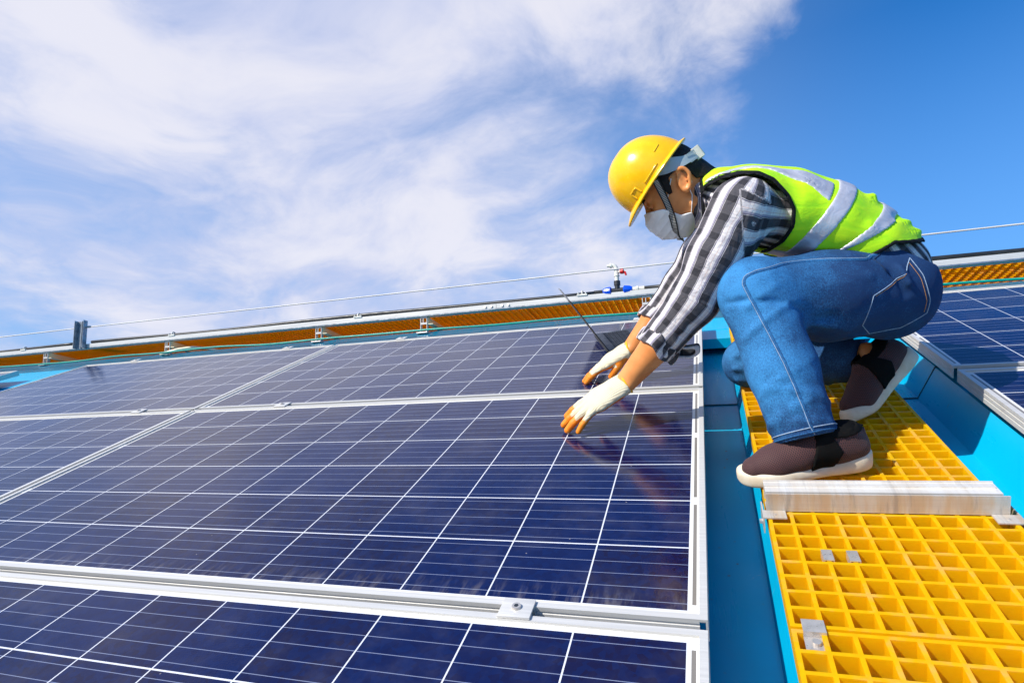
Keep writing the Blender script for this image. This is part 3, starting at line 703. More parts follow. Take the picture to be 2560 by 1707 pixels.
def fld_mesh(name, V, Q, material, parent, loc, attr=None):
    me = bpy.data.meshes.new(name); me.vertices.add(len(V)); me.vertices.foreach_set('co', (V - A(*loc)).astype(np.float32).ravel())
    me.loops.add(Q.size); me.loops.foreach_set('vertex_index', Q.astype(np.int32).ravel()); me.polygons.add(len(Q))
    me.polygons.foreach_set('loop_start', np.arange(0, Q.size, 4, dtype=np.int32))
    me.update(calc_edges=True); me.validate(); me.polygons.foreach_set('use_smooth', [True] * len(me.polygons))
    for k, v in (attr or {}).items():
        at_ = me.attributes.new(k, 'FLOAT_VECTOR', 'POINT'); at_.data.foreach_set('vector', v.astype(np.float32).ravel())
    me.materials.append(MAT[material]); o = bpy.data.objects.new(name, me); return link(o, parent)

# primitives: (function, low corner, high corner)
def cone(a, b, ra, rb, side=None, e=1.0):
    a, b = A(*a), A(*b); ab = b - a; L2 = ab @ ab; R_ = max(ra, rb) * max(1.0, 1.0 / e if e < 1 else e)
    def fn(X, Y, Z):
        px, py, pz = X - a[0], Y - a[1], Z - a[2]
        t = np.clip((px * ab[0] + py * ab[1] + pz * ab[2]) / L2, 0, 1)
        qx, qy, qz = px - t * ab[0], py - t * ab[1], pz - t * ab[2]
        if side is not None:
            sd_ = nrmz(side); w = (qx * sd_[0] + qy * sd_[1] + qz * sd_[2]); d2 = qx * qx + qy * qy + qz * qz + w * w * (1 / (e * e) - 1)
            return (np.sqrt(np.maximum(d2, 0)) - (ra + t * (rb - ra))) * min(1, e)
        return np.sqrt(qx * qx + qy * qy + qz * qz) - (ra + t * (rb - ra))
    return fn, np.minimum(a, b) - R_, np.maximum(a, b) + R_
def ell(c, r, B=None):
    """ellipsoid, radii along the rows of B"""
    c = A(*c); r = A(*r); B = np.eye(3) if B is None else np.array(B); R_ = r.max()
    def fn(X, Y, Z):
        q = [(X - c[0]) * B[i][0] + (Y - c[1]) * B[i][1] + (Z - c[2]) * B[i][2] for i in range(3)]
        k0 = np.sqrt(sum((q[i] / r[i]) ** 2 for i in range(3))); k1 = np.sqrt(sum((q[i] / r[i] ** 2) ** 2 for i in range(3))) + 1e-9
        return k0 * (k0 - 1) / k1
    return fn, c - R_, c + R_
def seg2(a, b, ta, tb, wa, wb):
    """torso segment with elliptical section: thickness t in the x-z plane, half width w along y"""
    a, b = A(*a), A(*b); ab = b - a; L2 = ab @ ab; R_ = max(ta, tb, wa, wb)
    def fn(X, Y, Z):
        px, py, pz = X - a[0], Y - a[1], Z - a[2]; t = np.clip((px * ab[0] + py * ab[1] + pz * ab[2]) / L2, 0, 1)
        qx, qy, qz = px - t * ab[0], py - t * ab[1], pz - t * ab[2]; tt = ta + t * (tb - ta); ww = wa + t * (wb - wa); r2 = qx * qx + qz * qz
        k0 = np.sqrt(r2 / tt ** 2 + (qy / ww) ** 2); k1 = np.sqrt(r2 / tt ** 4 + qy ** 2 / ww ** 4) + 1e-9
        return k0 * (k0 - 1) / k1
    return fn, np.minimum(a, b) - R_, np.maximum(a, b) + R_
def polyf(P_, p, q):
    """signed distance to a 2-D polygon (negative inside) evaluated on arrays p,q"""
    P_ = np.array(P_, float); d = None; ins = None; n = len(P_)
    for i in range(n):
        a, b = P_[i], P_[(i + 1) % n]; e = b - a; wx, wy = p - a[0], q - a[1]; t = np.clip((wx * e[0] + wy * e[1]) / (e @ e), 0, 1)
        dd = (wx - e[0] * t) ** 2 + (wy - e[1] * t) ** 2; d = dd if d is None else np.minimum(d, dd)
        c = ((a[1] <= q) & (b[1] > q) & (e[0] * wy > e[1] * wx)) | ((a[1] > q) & (b[1] <= q) & (e[0] * wy < e[1] * wx)); ins = c if ins is None else ins ^ c
    return np.where(ins, -np.sqrt(d), np.sqrt(d))
def wob(X, Y, Z, s, seed=0):
    r = np.random.default_rng(seed); f = 0
    for i in range(5):
        k = r.normal(size=3); k /= np.linalg.norm(k); k *= s * (0.7 + 0.9 * r.random()); f = f + np.sin(k[0] * X + k[1] * Y + k[2] * Z + r.random() * 6.28)
    return f / 5
def creases(fl, L, amp, sig):
    """raised folds along 3-D segments"""
    for a, b, s_ in L:
        a, b = A(*a), A(*b); prim = cone(a, b, 0.0, 0.0); sl, (X, Y, Z) = fl.sub(np.minimum(a, b) - 4 * sig, np.maximum(a, b) + 4 * sig)
        if 0 in fl.F[sl].shape: continue
        d = prim[0](X, Y, Z); fl.F[sl] -= (s_ * amp * np.exp(-(d / sig) ** 2)).astype(np.float32)

# ---- joints
HIPL, KNL, ANL = A(.462, -.085, .262), A(.138, -.270, .322), A(.213, -.425, .045)
HIPR, KNR, ANR = A(.455, .095, .250), A(.140, .172, .018), A(.430, -.010, .078)
SHL, ELL_, CUL, WRL = A(.124, -.190, .515), A(.000, -.240, .312), A(-.100, -.256, .203), A(-.187, -.266, .114)
SHR, ELR, CUR, WRR = A(.105, .135, .478), A(-.045, .160, .285), A(-.135, .130, .185), A(-.213, .108, .105)
SP = [A(.080, -.025, .543), A(.150, -.022, .508), A(.235, -.015, .482), A(.330, -.005, .438), A(.408, .002, .372), A(.446, .005, .298), A(.456, .006, .250)]
ST = [.062, .080, .089, .083, .085, .101, .110]     # half thickness
SW = [.085, .150, .168, .158, .152, .162, .172]     # half width
def torso(fl, off=0.0, first=0, last=6, k=0.03, sc=1.0):
    for i in range(first, last): fl.op(seg2(SP[i], SP[i + 1], ST[i] * sc + off, ST[i + 1] * sc + off, SW[i] * sc + off, SW[i + 1] * sc + off), k, pad=0.05)

# ---- head frame
HO = A(-.012, -.025, .600); HF = nrmz((-.86, -.04, -.51)); HS = A(0, -1, 0.0); HS = nrmz(HS - HF * (HS @ HF)); HU = np.cross(HS, HF); HU = HU if HU[2] > 0 else -HU
HB3 = np.array([HF, HS, HU])
def hp(f, s, u): return HO + f * HF + s * HS + u * HU
def head(fl, off=0.0, face=True, nose=True):
    fl.op(ell(hp(.022, 0, .030), A(.084, .075, .082) + off, HB3), 0.01)
    fl.op(ell(hp(.058, 0, -.030), A(.054, .060, .080) + off, HB3), 0.03)
    for s in (-1, 1):
        fl.op(cone(hp(.012, s * .050, -.062), hp(.082, s * .014, -.104), .020 + off, .017 + off), 0.03)
        fl.op(ell(hp(.078, s * .040, -.030), A(.026, .024, .022) + off, HB3), 0.02)
    if not face: return
    for s in (-1, 1):
        fl.op(ell(hp(.104, s * .032, -.004), A(.013, .017, .012), HB3), 0.012, 's')
        fl.op(ell(hp(.094, s * .033, -.003), A(.0145, .016, .0125), HB3), 0.004)
        fl.op(cone(hp(.104, s * .012, .016), hp(.094, s * .046, .018), .0075, .007), 0.010)
    if nose:
        fl.op(cone(hp(.104, 0, .008), hp(.128, 0, -.040), .0075, .0125), 0.014)
        for s in (-1, 1): fl.op(ell(hp(.116, s * .012, -.044), A(.009, .007, .007), HB3), 0.006)
    fl.op(cone(hp(.112, -.018, -.070), hp(.112, .018, -.070), .008, .008), 0.01); fl.op(cone(hp(.108, -.014, -.083), hp(.108, .014, -.083), .008, .008), 0.01)
NKA, NKB = hp(-.028, 0, -.030), A(.085, -.025, .535)
def neck(fl, off=0.0): 
    fl.op(cone(NKA, NKB, .052 + off, .058 + off), 0.03); fl.op(cone(hp(-.015, 0, -.07), A(.075, -.025, .50), .045 + off, .05 + off), 0.03)
def ear(fl, s):
    c = hp(-.004, s * .080, .000); eu = nrmz(HU * 0.96 - HF * 0.25); ef = nrmz(HF - eu * (HF @ eu)); es = nrmz(HS * s + HF * -0.35)
    n_ = 18
    for i in range(n_):        # helix rim as an open ring
        t0 = math.radians(60 + 285 * i / n_); t1 = math.radians(60 + 285 * (i + 1) / n_)
        f = lambda t: c + ef * (.0175 * math.cos(t)) * (1.0 if math.sin(t) > 0 else 0.75) + eu * (.0285 * math.sin(t)) + es * (.006 if math.cos(t) < 0 else -.001)
        fl.op(cone(f(t0), f(t1), .0046, .0046), 0.003)
    fl.op(ell(c - es * .002, A(.015, .0045, .024), [ef, es, eu]), 0.005)
    fl.op(cone(c + ef * .004 - eu * .026 + es * .001, c + ef * .003 - eu * .030 + es * .001, .0068, .006), 0.006)
    fl.op(ell(c + es * .0055 + ef * .003 - eu * .002, A(.0065, .0042, .0095), [ef, es, eu]), 0.003, 's')

# ---- hands: frames and finger chains
def hand_chain(W, f, s, n, Lp, tips, thumb):
    """W wrist, f forward, s towards the little finger, n back of the hand; tips: per finger (offset, spread, bend1, bend2, bend3, lengths)"""
    out = []
    for (off, sp, b1, b2, b3, ls) in tips:
        K = W + f * Lp * (1 - 0.10 * abs(off) / .03) + s * off; p = [K]; ang = 0; dirf = nrmz(f + s * sp)
        for b, l in zip((b1, b2, b3), ls):
            ang += math.radians(b); p.append(p[-1] + l * (dirf * math.cos(ang) - n * math.sin(ang)))
        out.append(p)
    T = [W + f * .022 - s * .020 - n * .004]
    for v in thumb: T.append(T[-1] + v[0] * f - v[1] * s - v[2] * n)
    out.append(T); return out
def basis(f, n):
    f = nrmz(f); n = nrmz(A(*n) - f * (A(*n) @ f)); return f, n
# near (left) hand: little finger side faces the camera
fL, nL = basis(A(-.080, -.020, -.040), A(-.10, -.25, 1.0)); sL = np.cross(nL, fL); sL = sL if sL[1] < 0 else -sL
HLc = hand_chain(WRL, fL, sL, nL, .094, [(-.029, -.12, 4, 8, 8, (.047, .030, .024)), (-.010, -.03, 4, 8, 8, (.052, .033, .026)),
      (.010, .08, 4, 9, 8, (.049, .032, .025)), (.028, .24, 7, 10, 8, (.040, .026, .022))], [(.026, .020, .016), (.026, .010, .012), (.020, .002, .010)])
fR, nR = basis(A(-.078, .010, -.040), A(-.08, -.12, 1.0)); sR = np.cross(fR, nR); sR = sR if sR[1] > 0 else -sR
HRc = hand_chain(WRR, fR, sR, nR, .090, [(-.027, -.12, 3, 8, 8, (.046, .030, .024)), (-.009, -.03, 3, 8, 8, (.051, .033, .025)),
      (.010, .07, 4, 9, 8, (.047, .031, .024)), (.026, .18, 6, 10, 8, (.038, .024, .021))], [(.028, .014, .014), (.026, .004, .012), (.020, -.002, .010)])
def hand(fl, W, f, s, n, chains, sc=1.0, fk=0.006, cuff=True):
    Kc = W + f * .078
    fl.op(cone(W + f * .014, Kc, .030 * sc, .043 * sc, n, 0.40), 0.02)
    fl.op(cone(W + f * .020 + s * .012, Kc + s * .016, .020 * sc, .022 * sc, n, 0.62), 0.02)
    fl.op(cone(W + f * .020 - s * .012, Kc - s * .016, .020 * sc, .022 * sc, n, 0.62), 0.02)
    for ci, p in enumerate(chains):
        rr = [.0122, .0110, .0102, .0088] if ci < 4 else [.0150, .0135, .0110, .0095]
        if ci == 3: rr = [.0100, .0086, .0080, .0070]
        sub = Fld(np.min(p, 0) - .03, np.max(p, 0) + .03, fl.h) if False else None
        prev = p[0] - f * .02 if ci < 4 else p[0]
        if ci < 4: fl.op(cone(prev, p[0], rr[0] * sc * 0.8, rr[0] * sc), 0.008)
        for a in range(3): fl.op(cone(p[a], p[a + 1], rr[a] * sc, rr[a + 1] * sc), fk if a == 0 else 0.002)

# ---- materials
def m_skin(g):
    o = obco(g); n1 = g.noise(o, 28.0, 4.0); n2 = g.noise(o, 420.0, 3.0)
    c = g.mix(g.ramp(n1, 0.3, 0.7), (0.70, 0.250, 0.070), (0.80, 0.32, 0.10))
    return P(g, col=c, rough=0.42, sss=0.06, sssr=(1.0, 0.3, 0.1), ssss=0.01, nrm=bump(g, n2, 0.15, 0.0006), spec=0.4)
mat('skin', m_skin)
def attrv(g, name): return g.n('ShaderNodeAttribute', attribute_name=name).outputs['Vector']
def band(g, x, per, c, half, soft=0.06):
    """1 inside a stripe centred on c (fraction of the period)"""
    f = g.m('FRACT', g.m('ADD', g.m('DIVIDE', x, per), 0.5 - c)); a = g.m('ABSOLUTE', g.m('SUBTRACT', f, 0.5))
    return g.ramp(a, half - soft * half, half + soft * half, 1.0, 0.0)
def m_plaid(g):
    v = attrv(g, 'weave'); x, y, z = g.sep(v); o = obco(g)
    wv_ = g.m('MULTIPLY', g.m('SUBTRACT', g.noise(o, 16.0, 2.0), 0.5), 0.008); x = g.m('ADD', x, wv_); y = g.m('ADD', y, wv_)
    PX_, PY_ = 0.036, 0.046
    dk = band(g, x, PX_, 0.0, 0.235); thin = g.m('MAXIMUM', band(g, x, PX_, 0.27, 0.020), band(g, x, PX_, 0.73, 0.020)); gryx = band(g, x, PX_, 0.33, 0.045); mid_ = band(g, x, PX_, 0.5, 0.012)
    dky = band(g, y, PY_, 0.0, 0.17); thy = g.m('MAXIMUM', band(g, y, PY_, 0.30, 0.018), band(g, y, PY_, 0.70, 0.018))
    c = g.mix(0.0, (0.76, 0.71, 0.69), (1, 1, 1))
    c = g.mix(g.m('MULTIPLY', dky, 0.30), c, (0.30, 0.28, 0.36)); c = g.mix(g.m('MULTIPLY', thy, 0.25), c, (0.30, 0.25, 0.38))
    c = g.mix(g.m('MULTIPLY', mid_, 0.5), c, (0.55, 0.25, 0.15)); c = g.mix(g.m('MULTIPLY', gryx, 0.75), c, (0.22, 0.20, 0.30))
    c = g.mix(g.m('MULTIPLY', thin, 0.85), c, (0.035, 0.030, 0.085))
    c = g.mix(g.m('MULTIPLY', dk, 0.93), c, (0.017, 0.016, 0.028)); c = g.mix(g.m('MULTIPLY', g.m('MULTIPLY', dk, dky), 0.6), c, (0.005, 0.005, 0.009))
    h = g.m('ADD', g.noise(o, 900.0, 2.0), g.m('MULTIPLY', g.noise(o, 34.0, 4.0, 0.6, 0.9), 9.0))
    return P(g, col=c, rough=0.85, nrm=bump(g, h, 0.5, 0.0016))
mat('plaid_cotton', m_plaid)
def m_vest(g):
    o = obco(g); n = g.noise(g.vm('MULTIPLY', o, (9.0, 14.0, 26.0)), 1.0, 4.0, 0.55, 0.8)
    c = g.mix(g.ramp(n, 0.3, 0.7), (0.40, 0.88, 0.0), (0.62, 0.98, 0.0))
    return P(g, col=c, rough=0.65, nrm=bump(g, g.m('ADD', g.m('MULTIPLY', n, 5.0), g.noise(o, 700.0, 2.0)), 0.35, 0.0018))
mat('lime_fabric', m_vest)
def m_refl(g):
    o = obco(g); n = g.noise(g.vm('MULTIPLY', o, (16.0, 16.0, 22.0)), 1.0, 5.0, 0.6, 1.2)
    c = g.mix(g.ramp(n, 0.3, 0.7), (0.50, 0.50, 0.56), (0.66, 0.66, 0.72))
    return P(g, col=c, rough=0.42, metal=0.35, nrm=bump(g, n, 0.7, 0.004))
mat('reflective_tape', m_refl)
simple('black_trim', (0.008, 0.009, 0.010), 0.8, spec=0.15)
def m_denim(g):
    o = obco(g); n1 = g.noise(o, 14.0, 5.0, 0.62, 0.3); n2 = g.noise(g.vm('MULTIPLY', o, (420.0, 420.0, 240.0)), 1.0, 3.0, 0.7); n3 = g.noise(o, 5.0, 3.0, 0.5)
    fade_shade = g.sep(attrv(g, 'fade_shade'))[0]
    f = g.m('ADD', g.m('ADD', g.m('MULTIPLY', n1, 0.42), g.m('MULTIPLY', n3, 0.25)), g.m('ADD', g.m('MULTIPLY', n2, 0.60), fade_shade))
    c = g.mix(g.ramp(f, 0.46, 0.92), (0.0004, 0.033, 0.125), (0.034, 0.245, 0.56))
    tw = g.n('ShaderNodeTexWave', {'Vector': g.vm('MULTIPLY', o, (1.0, 1.0, 1.0)), 'Scale': 320.0, 'Distortion': 2.0}).outputs[0]
    h = g.m('ADD', g.m('MULTIPLY', g.noise(o, 55.0, 4.0, 0.6, 0.5), 4.0), g.m('ADD', g.m('MULTIPLY', tw, 0.5), n2))
    return P(g, col=c, rough=0.85, nrm=bump(g, h, 0.45, 0.0014))
mat('denim', m_denim)
simple('pale_stitch', (0.26, 0.36, 0.50), 0.8, 0, 0.25, 300); simple('rust_stitch', (0.40, 0.20, 0.08), 0.8, 0, 0.2, 300); simple('dark_seam', (0.004, 0.025, 0.08), 0.9)
def m_glove(g):
    o = obco(g); w = g.sep(attrv(g, 'dip'))[0]; n = g.noise(o, 60.0, 4.0, 0.6)
    m_ = g.ramp(g.m('ADD', w, g.m('MULTIPLY', g.m('SUBTRACT', n, 0.5), 0.55)), 0.44, 0.56)
    rbs = g.n('ShaderNodeTexWave', {'Vector': attrv(g, 'knit'), 'Scale': 78.0, 'Distortion': 0.8, 'Detail': 1.0}, bands_direction='Y').outputs[0]
    c = g.mix(m_, g.mix(g.ramp(rbs, 0.2, 0.8), (0.62, 0.55, 0.38), (0.74, 0.68, 0.50)), g.mix(g.ramp(n, 0.3, 0.7), (0.86, 0.20, 0.004), (0.92, 0.29, 0.010)))
    c = g.mix(g.m('MULTIPLY', m_, g.ramp(g.noise(o, 95.0, 4.0, 0.7), 0.52, 0.68, 0.0, 0.55)), c, (0.42, 0.10, 0.02)); c = g.mix(g.ramp(g.noise(o, 40.0, 5.0, 0.7), 0.56, 0.72, 0.0, 0.35), c, (0.36, 0.27, 0.17))
    return P(g, col=c, rough=g.m('SUBTRACT', 0.88, g.m('MULTIPLY', m_, 0.35)), nrm=bump(g, g.m('ADD', g.m('MULTIPLY', rbs, g.m('SUBTRACT', 1.2, m_)), g.noise(o, 300.0, 3.0)), 0.45, 0.0012))
mat('dipped_glove', m_glove); simple('yellow_hem', (0.85, 0.45, 0.01), 0.8)
def m_helmet(g):
    o = obco(g); n = g.noise(o, 40.0, 4.0, 0.6)
    return P(g, col=g.mix(g.ramp(n, 0.3, 0.7), (0.94, 0.49, 0.0), (0.97, 0.55, 0.0)), rough=g.ramp(n, 0.35, 0.75, 0.20, 0.30), coat=0.15, coatr=0.10, nrm=bump(g, g.noise(o, 12.0, 2.0), 0.08, 0.002), sss=0.0)
mat('helmet_yellow', m_helmet)
simple('grey_harness', (0.34, 0.42, 0.45), 0.45); simple('hair', (0.010, 0.008, 0.007), 0.5, 0, 0.3, 160, 0.9, 500, 0.003, spec=0.25)
simple('mask_white', (0.88, 0.88, 0.84), 0.75, 0, 0.05, 30, 0.3, 120); simple('eye_white', (0.55, 0.50, 0.46), 0.2); simple('iris', (0.02, 0.012, 0.008), 0.15)
def m_strap(g):
    v = attrv(g, 'weave'); x, y, z = g.sep(v)
    ed = g.m('GREATER_THAN', g.m('ABSOLUTE', x), 0.62); st = g.m('GREATER_THAN', g.m('FRACT', g.m('MULTIPLY', y, 230.0)), 0.5)
    return P(g, col=g.mix(ed, g.mix(st, (0.03, 0.03, 0.03), (0.45, 0.45, 0.40)), (0.008, 0.008, 0.008)), rough=0.7)
mat('strap_web', m_strap)
def m_mesh(g):
    wx, wy, wz_ = g.sep(attrv(g, 'weave')); k_ = 2 * math.pi / 0.0048
    v = g.m('ADD', g.m('SINE', g.m('MULTIPLY', g.m('ADD', wx, wy), k_)), g.m('SINE', g.m('MULTIPLY', g.m('SUBTRACT', wx, wy), k_)))
    hole = g.ramp(v, 0.1, 1.3, 0.0, 1.0)
    c = g.mix(hole, (0.078, 0.026, 0.026), (0.009, 0.003, 0.004))
    return P(g, col=c, rough=0.75, sheen=0.1, nrm=bump(g, g.m('MULTIPLY', hole, -1.0), 0.7, 0.0014))
mat('brown_knit', m_mesh); simple('black_suede', (0.007, 0.007, 0.007), 0.95, spec=0.08)
def m_sole(g):
    o = obco(g); n = g.noise(o, 26.0, 5.0, 0.65); st = g.noise(g.vm('MULTIPLY', o, (12.0, 12.0, 50.0)), 1.0, 5.0, 0.7)
    c = g.mix(g.ramp(n, 0.35, 0.7), (0.74, 0.66, 0.52), (0.66, 0.54, 0.38)); c = g.mix(g.ramp(st, 0.60, 0.72, 0.0, 0.6), c, (0.32, 0.26, 0.20))
    return P(g, col=c, rough=0.6, nrm=bump(g, n, 0.3, 0.001))
mat('foam_sole', m_sole)

PO = (0.30, -0.12, GZ)
man = empty('person', PO, 'person in yellow helmet and lime vest crouching on the walkway, gloved hands on a panel', 'person')

# ---- body: one continuous skin surface
b_ = Fld((-.42, -.42, -.14), (.66, .30, .76), 0.0038)
torso(b_, 0, 0, 6, 0.03, 0.86)
head(b_); neck(b_); ear(b_, 1); ear(b_, -1)
for (S, E_, C_, W, sg) in ((SHL, ELL_, CUL, WRL, 1), (SHR, ELR, CUR, WRR, 1)):
    b_.op(cone(S, E_, .050, .039), 0.03); b_.op(cone(E_, C_ * .9 + E_ * .1, .038, .0425), 0.02); b_.op(cone(C_ * .9 + E_ * .1, W, .0425, .0265), 0.012)
hand(b_, WRL, fL, sL, nL, HLc, 0.80); hand(b_, WRR, fR, sR, nR, HRc, 0.80)
for (H_, K_, N_, sg) in ((HIPL, KNL, ANL, -1), (HIPR, KNR, ANR, 1)):
    b_.op(cone(H_, K_, .088, .055), 0.03); b_.op(cone(K_, N_, .050, .030), 0.015)
FL0, FLd = A(.300, -.432, -.030), nrmz((-.265, -.075, 0)); b_.op(cone(ANL, FL0 + FLd * .05, .034, .030), 0.02); b_.op(cone(FL0, FL0 + FLd * .17, .026, .016), 0.02)
HR, BR, TR = A(.525, -.015, .072), A(.400, -.100, -.040), A(.350, -.135, -.035)
FRd = nrmz(BR - HR); FRu = A(-.694, 0, .718); FRs = nrmz(np.cross(FRd, FRu)); FRs = FRs if FRs[1] < 0 else -FRs; FRu = nrmz(np.cross(FRs, FRd)); FRu = FRu if FRu[2] > 0 else -FRu
b_.op(cone(ANR, HR + FRd * .06 + FRu * .045, .028, .026), 0.01); b_.op(cone(HR + FRd * .02 + FRu * .026, BR + FRu * .025, .016, .016), 0.01)
V, Q = b_.mesh(1); body = fld_mesh('body', V, Q, 'skin', man, PO)
del b_

# ---- shirt
def sleeve(fl, S, E_, C_, rs, re, rc, sg):
    M_ = S * .45 + E_ * .55
    fl.op(cone(S, M_, rs, re + .010), 0.045); fl.op(cone(M_, E_, re + .010, re), 0.02); fl.op(cone(E_, C_, re, rc), 0.025)
sh = Fld((-.20, -.34, .14), (.66, .27, .68), 0.0040)
torso(sh, .004, 0, 6, 0.035); sh.op(seg2(SP[4], SP[5], .096, .114, .150, .168), .02, pad=.05); sh.op(seg2(SP[5], SP[6], .114, .122, .168, .176), .02, pad=.05)
sleeve(sh, SHL, ELL_, CUL, .075, .058, .051, 1); sleeve(sh, SHR, ELR, CUR, .064, .052, .047, 1)
X, Y, Z = sh.grid()
# hem: cut below the waist, cuffs cut square
sh.F = np.maximum(sh.F, -(Z - (0.372 - 0.52 * (X - 0.436)) + 0.012) * np.where(X > 0.36, 1, -1) * 1.0 * (X > 0.36) - 1.0 * (X <= 0.36))
for (E_, C_) in ((ELL_, CUL), (ELR, CUR)):
    ax = nrmz(C_ - E_); dd = (X - C_[0]) * ax[0] + (Y - C_[1]) * ax[1] + (Z - C_[2]) * ax[2]
    near = (X - C_[0]) ** 2 + (Y - C_[1]) ** 2 + (Z - C_[2]) ** 2 < .10 ** 2
    sh.F = np.where(near, np.maximum(sh.F, dd), sh.F)
    fl_in = cone(C_ - ax * .035, C_ + ax * .02, .041, .043); sh.op(fl_in, 0, 's')
# folds
arm_cr = []
for (S, E_, C_, sgn) in ((SHL, ELL_, CUL, -1), (SHR, ELR, CUR, 1)):
    for i, (t, a, sl_) in enumerate([(.10, .1, .05), (.26, -.5, .06), (.38, .3, .05), (.52, -.6, .06), (.60, .4, .05), (.68, -.4, .05), (.80, .5, .05), (.92, -.3, .04), (1.04, .5, .05), (1.18, -.5, .05), (1.36, .6, .05), (1.52, -.5, .05), (1.66, .4, .05), (1.80, -.5, .04)]):
        p_ = S + (E_ - S) * t if t <= 1 else E_ + (C_ - E_) * (t - 1)
        ax = nrmz(E_ - S) if t <= 1 else nrmz(C_ - E_); r_ = .064 - .016 * min(t, 1)
        out = A(0, sgn, 0); cr = np.cross(ax, out); arm_cr.append((p_ + out * r_ * .75 + cr * r_ * .75 + ax * a * .05, p_ + out * r_ * .95 - cr * r_ * .55 - ax * a * .05, 1 if i % 3 else -0.8))
creases(sh, arm_cr, 0.0062, 0.0075)
creases(sh, [((.17, -.17, .56), (.06, -.23, .50), 1), ((.20, -.17, .52), (.07, -.25, .44), -.8), ((.22, -.17, .50), (.15, -.22, .42), 1), ((.21, -.16, .46), (.14, -.20, .40), 1), ((.22, -.15, .44), (.12, -.18, .39), -1), ((.14, -.18, .58), (.20, -.19, .50), 1.2), ((.17, -.19, .57), (.215, -.19, .48), 1)], 0.0055, 0.008)
sh.F += (0.0013 * wob(X, Y, Z, 55, 3)).astype(np.float32)
V, Q = sh.mesh(1); del sh
def arm_uv(V, S, E_, C_, side):
    ds = []
    for a, b, base in ((S, E_, 0.0), (E_, C_ + (C_ - E_) * .4, np.linalg.norm(E_ - S))):
        ab = b - a; L = np.linalg.norm(ab); u = ab / L; t = (V - a) @ u; tc_ = np.clip(t, 0 if base else -9, L if not base else 9); q = V - a - np.outer(tc_, u); r_ = np.linalg.norm(q, axis=1)
        ref = A(0, side, 0); ref = nrmz(ref - u * (ref @ u)); o2 = np.cross(u, ref); th = np.arctan2(q @ o2, q @ ref); ds.append((r_, th * .050, base + t))
    w = ds[0][0] < ds[1][0]
    return np.minimum(ds[0][0], ds[1][0]), np.where(w, ds[0][1], ds[1][1]), np.where(w, ds[0][2], ds[1][2])
def torso_uv(V):
    best = np.full(len(V), 9.0); u_ = np.zeros(len(V)); v_ = np.zeros(len(V)); acc = 0
    for i in range(6):
        a, b = SP[i], SP[i + 1]; ab = b - a; L = np.linalg.norm(ab); t = (V - a) @ ab / L; tc_ = np.clip(t, 0, L); q = V - a - np.outer(tc_ / L, ab); r_ = np.linalg.norm(q, axis=1)
        nx = nrmz(A(-ab[2], 0, ab[0])); nx = -nx if nx[2] < 0 else nx
        th = np.arctan2(q[:, 1], q @ nx); m_ = r_ < best; best[m_] = r_[m_]; u_[m_] = (th * .14)[m_]; v_[m_] = (acc + t)[m_]; acc += L
    return best, u_, v_
def weave(V):
    rl, ul, vl = arm_uv(V, SHL, ELL_, CUL, -1); rr, ur, vr = arm_uv(V, SHR, ELR, CUR, -1); rt, ut, vt = torso_uv(V)
    isl = (rl < .078) & (V[:, 1] < -.10) & ((V[:, 0] < .12) | (rl < .070) & (V[:, 0] < .185) & (V[:, 1] < -.150)); isr = (rr < .075) & (V[:, 1] > .06) & (V[:, 0] < .13)
    u = np.where(isl, ul + .012, np.where(isr, ur, ut + .02)); v = np.where(isl, vl, np.where(isr, vr, vt)); return np.stack([u, v, 0 * u], 1)
shirt = fld_mesh('shirt', V, Q, 'plaid_cotton', man, PO, {'weave': weave(V)})
# collar
cf = Fld((-.08, -.15, .42), (.16, .10, .68), 0.0028); X, Y, Z = cf.grid()
cc = A(.036, -.025, .543); cn = nrmz(A(-.93, 0, .22)); cu = A(.22, 0, .93) / np.linalg.norm((.22, .93))
n_ = (X - cc[0]) * cn[0] + (Z - cc[2]) * cn[2] + 0 * Y; v_ = (X - cc[0]) * cu[0] + (Z - cc[2]) * cu[2] + 0 * Y; y_ = Y - cc[1] + 0 * X + 0 * Z
q_ = np.sqrt((v_ / .074) ** 2 + (y_ / .064) ** 2)
cf.F = np.maximum(np.abs((q_ - 1 + n_ * 1.6) * .066 + 0.0015 * np.sin(v_ * 70)) - .0040, np.abs(n_) - .020 - .004 * np.sin(v_ * 45)).astype(np.float32)
V, Q = cf.mesh(1); fld_mesh('collar', V, Q, 'plaid_cotton', man, PO, {'weave': np.stack([V[:, 0] * .55 + V[:, 1] * .3 + .022, V[:, 2] * .8 + .01, V[:, 0] * 0], 1)})
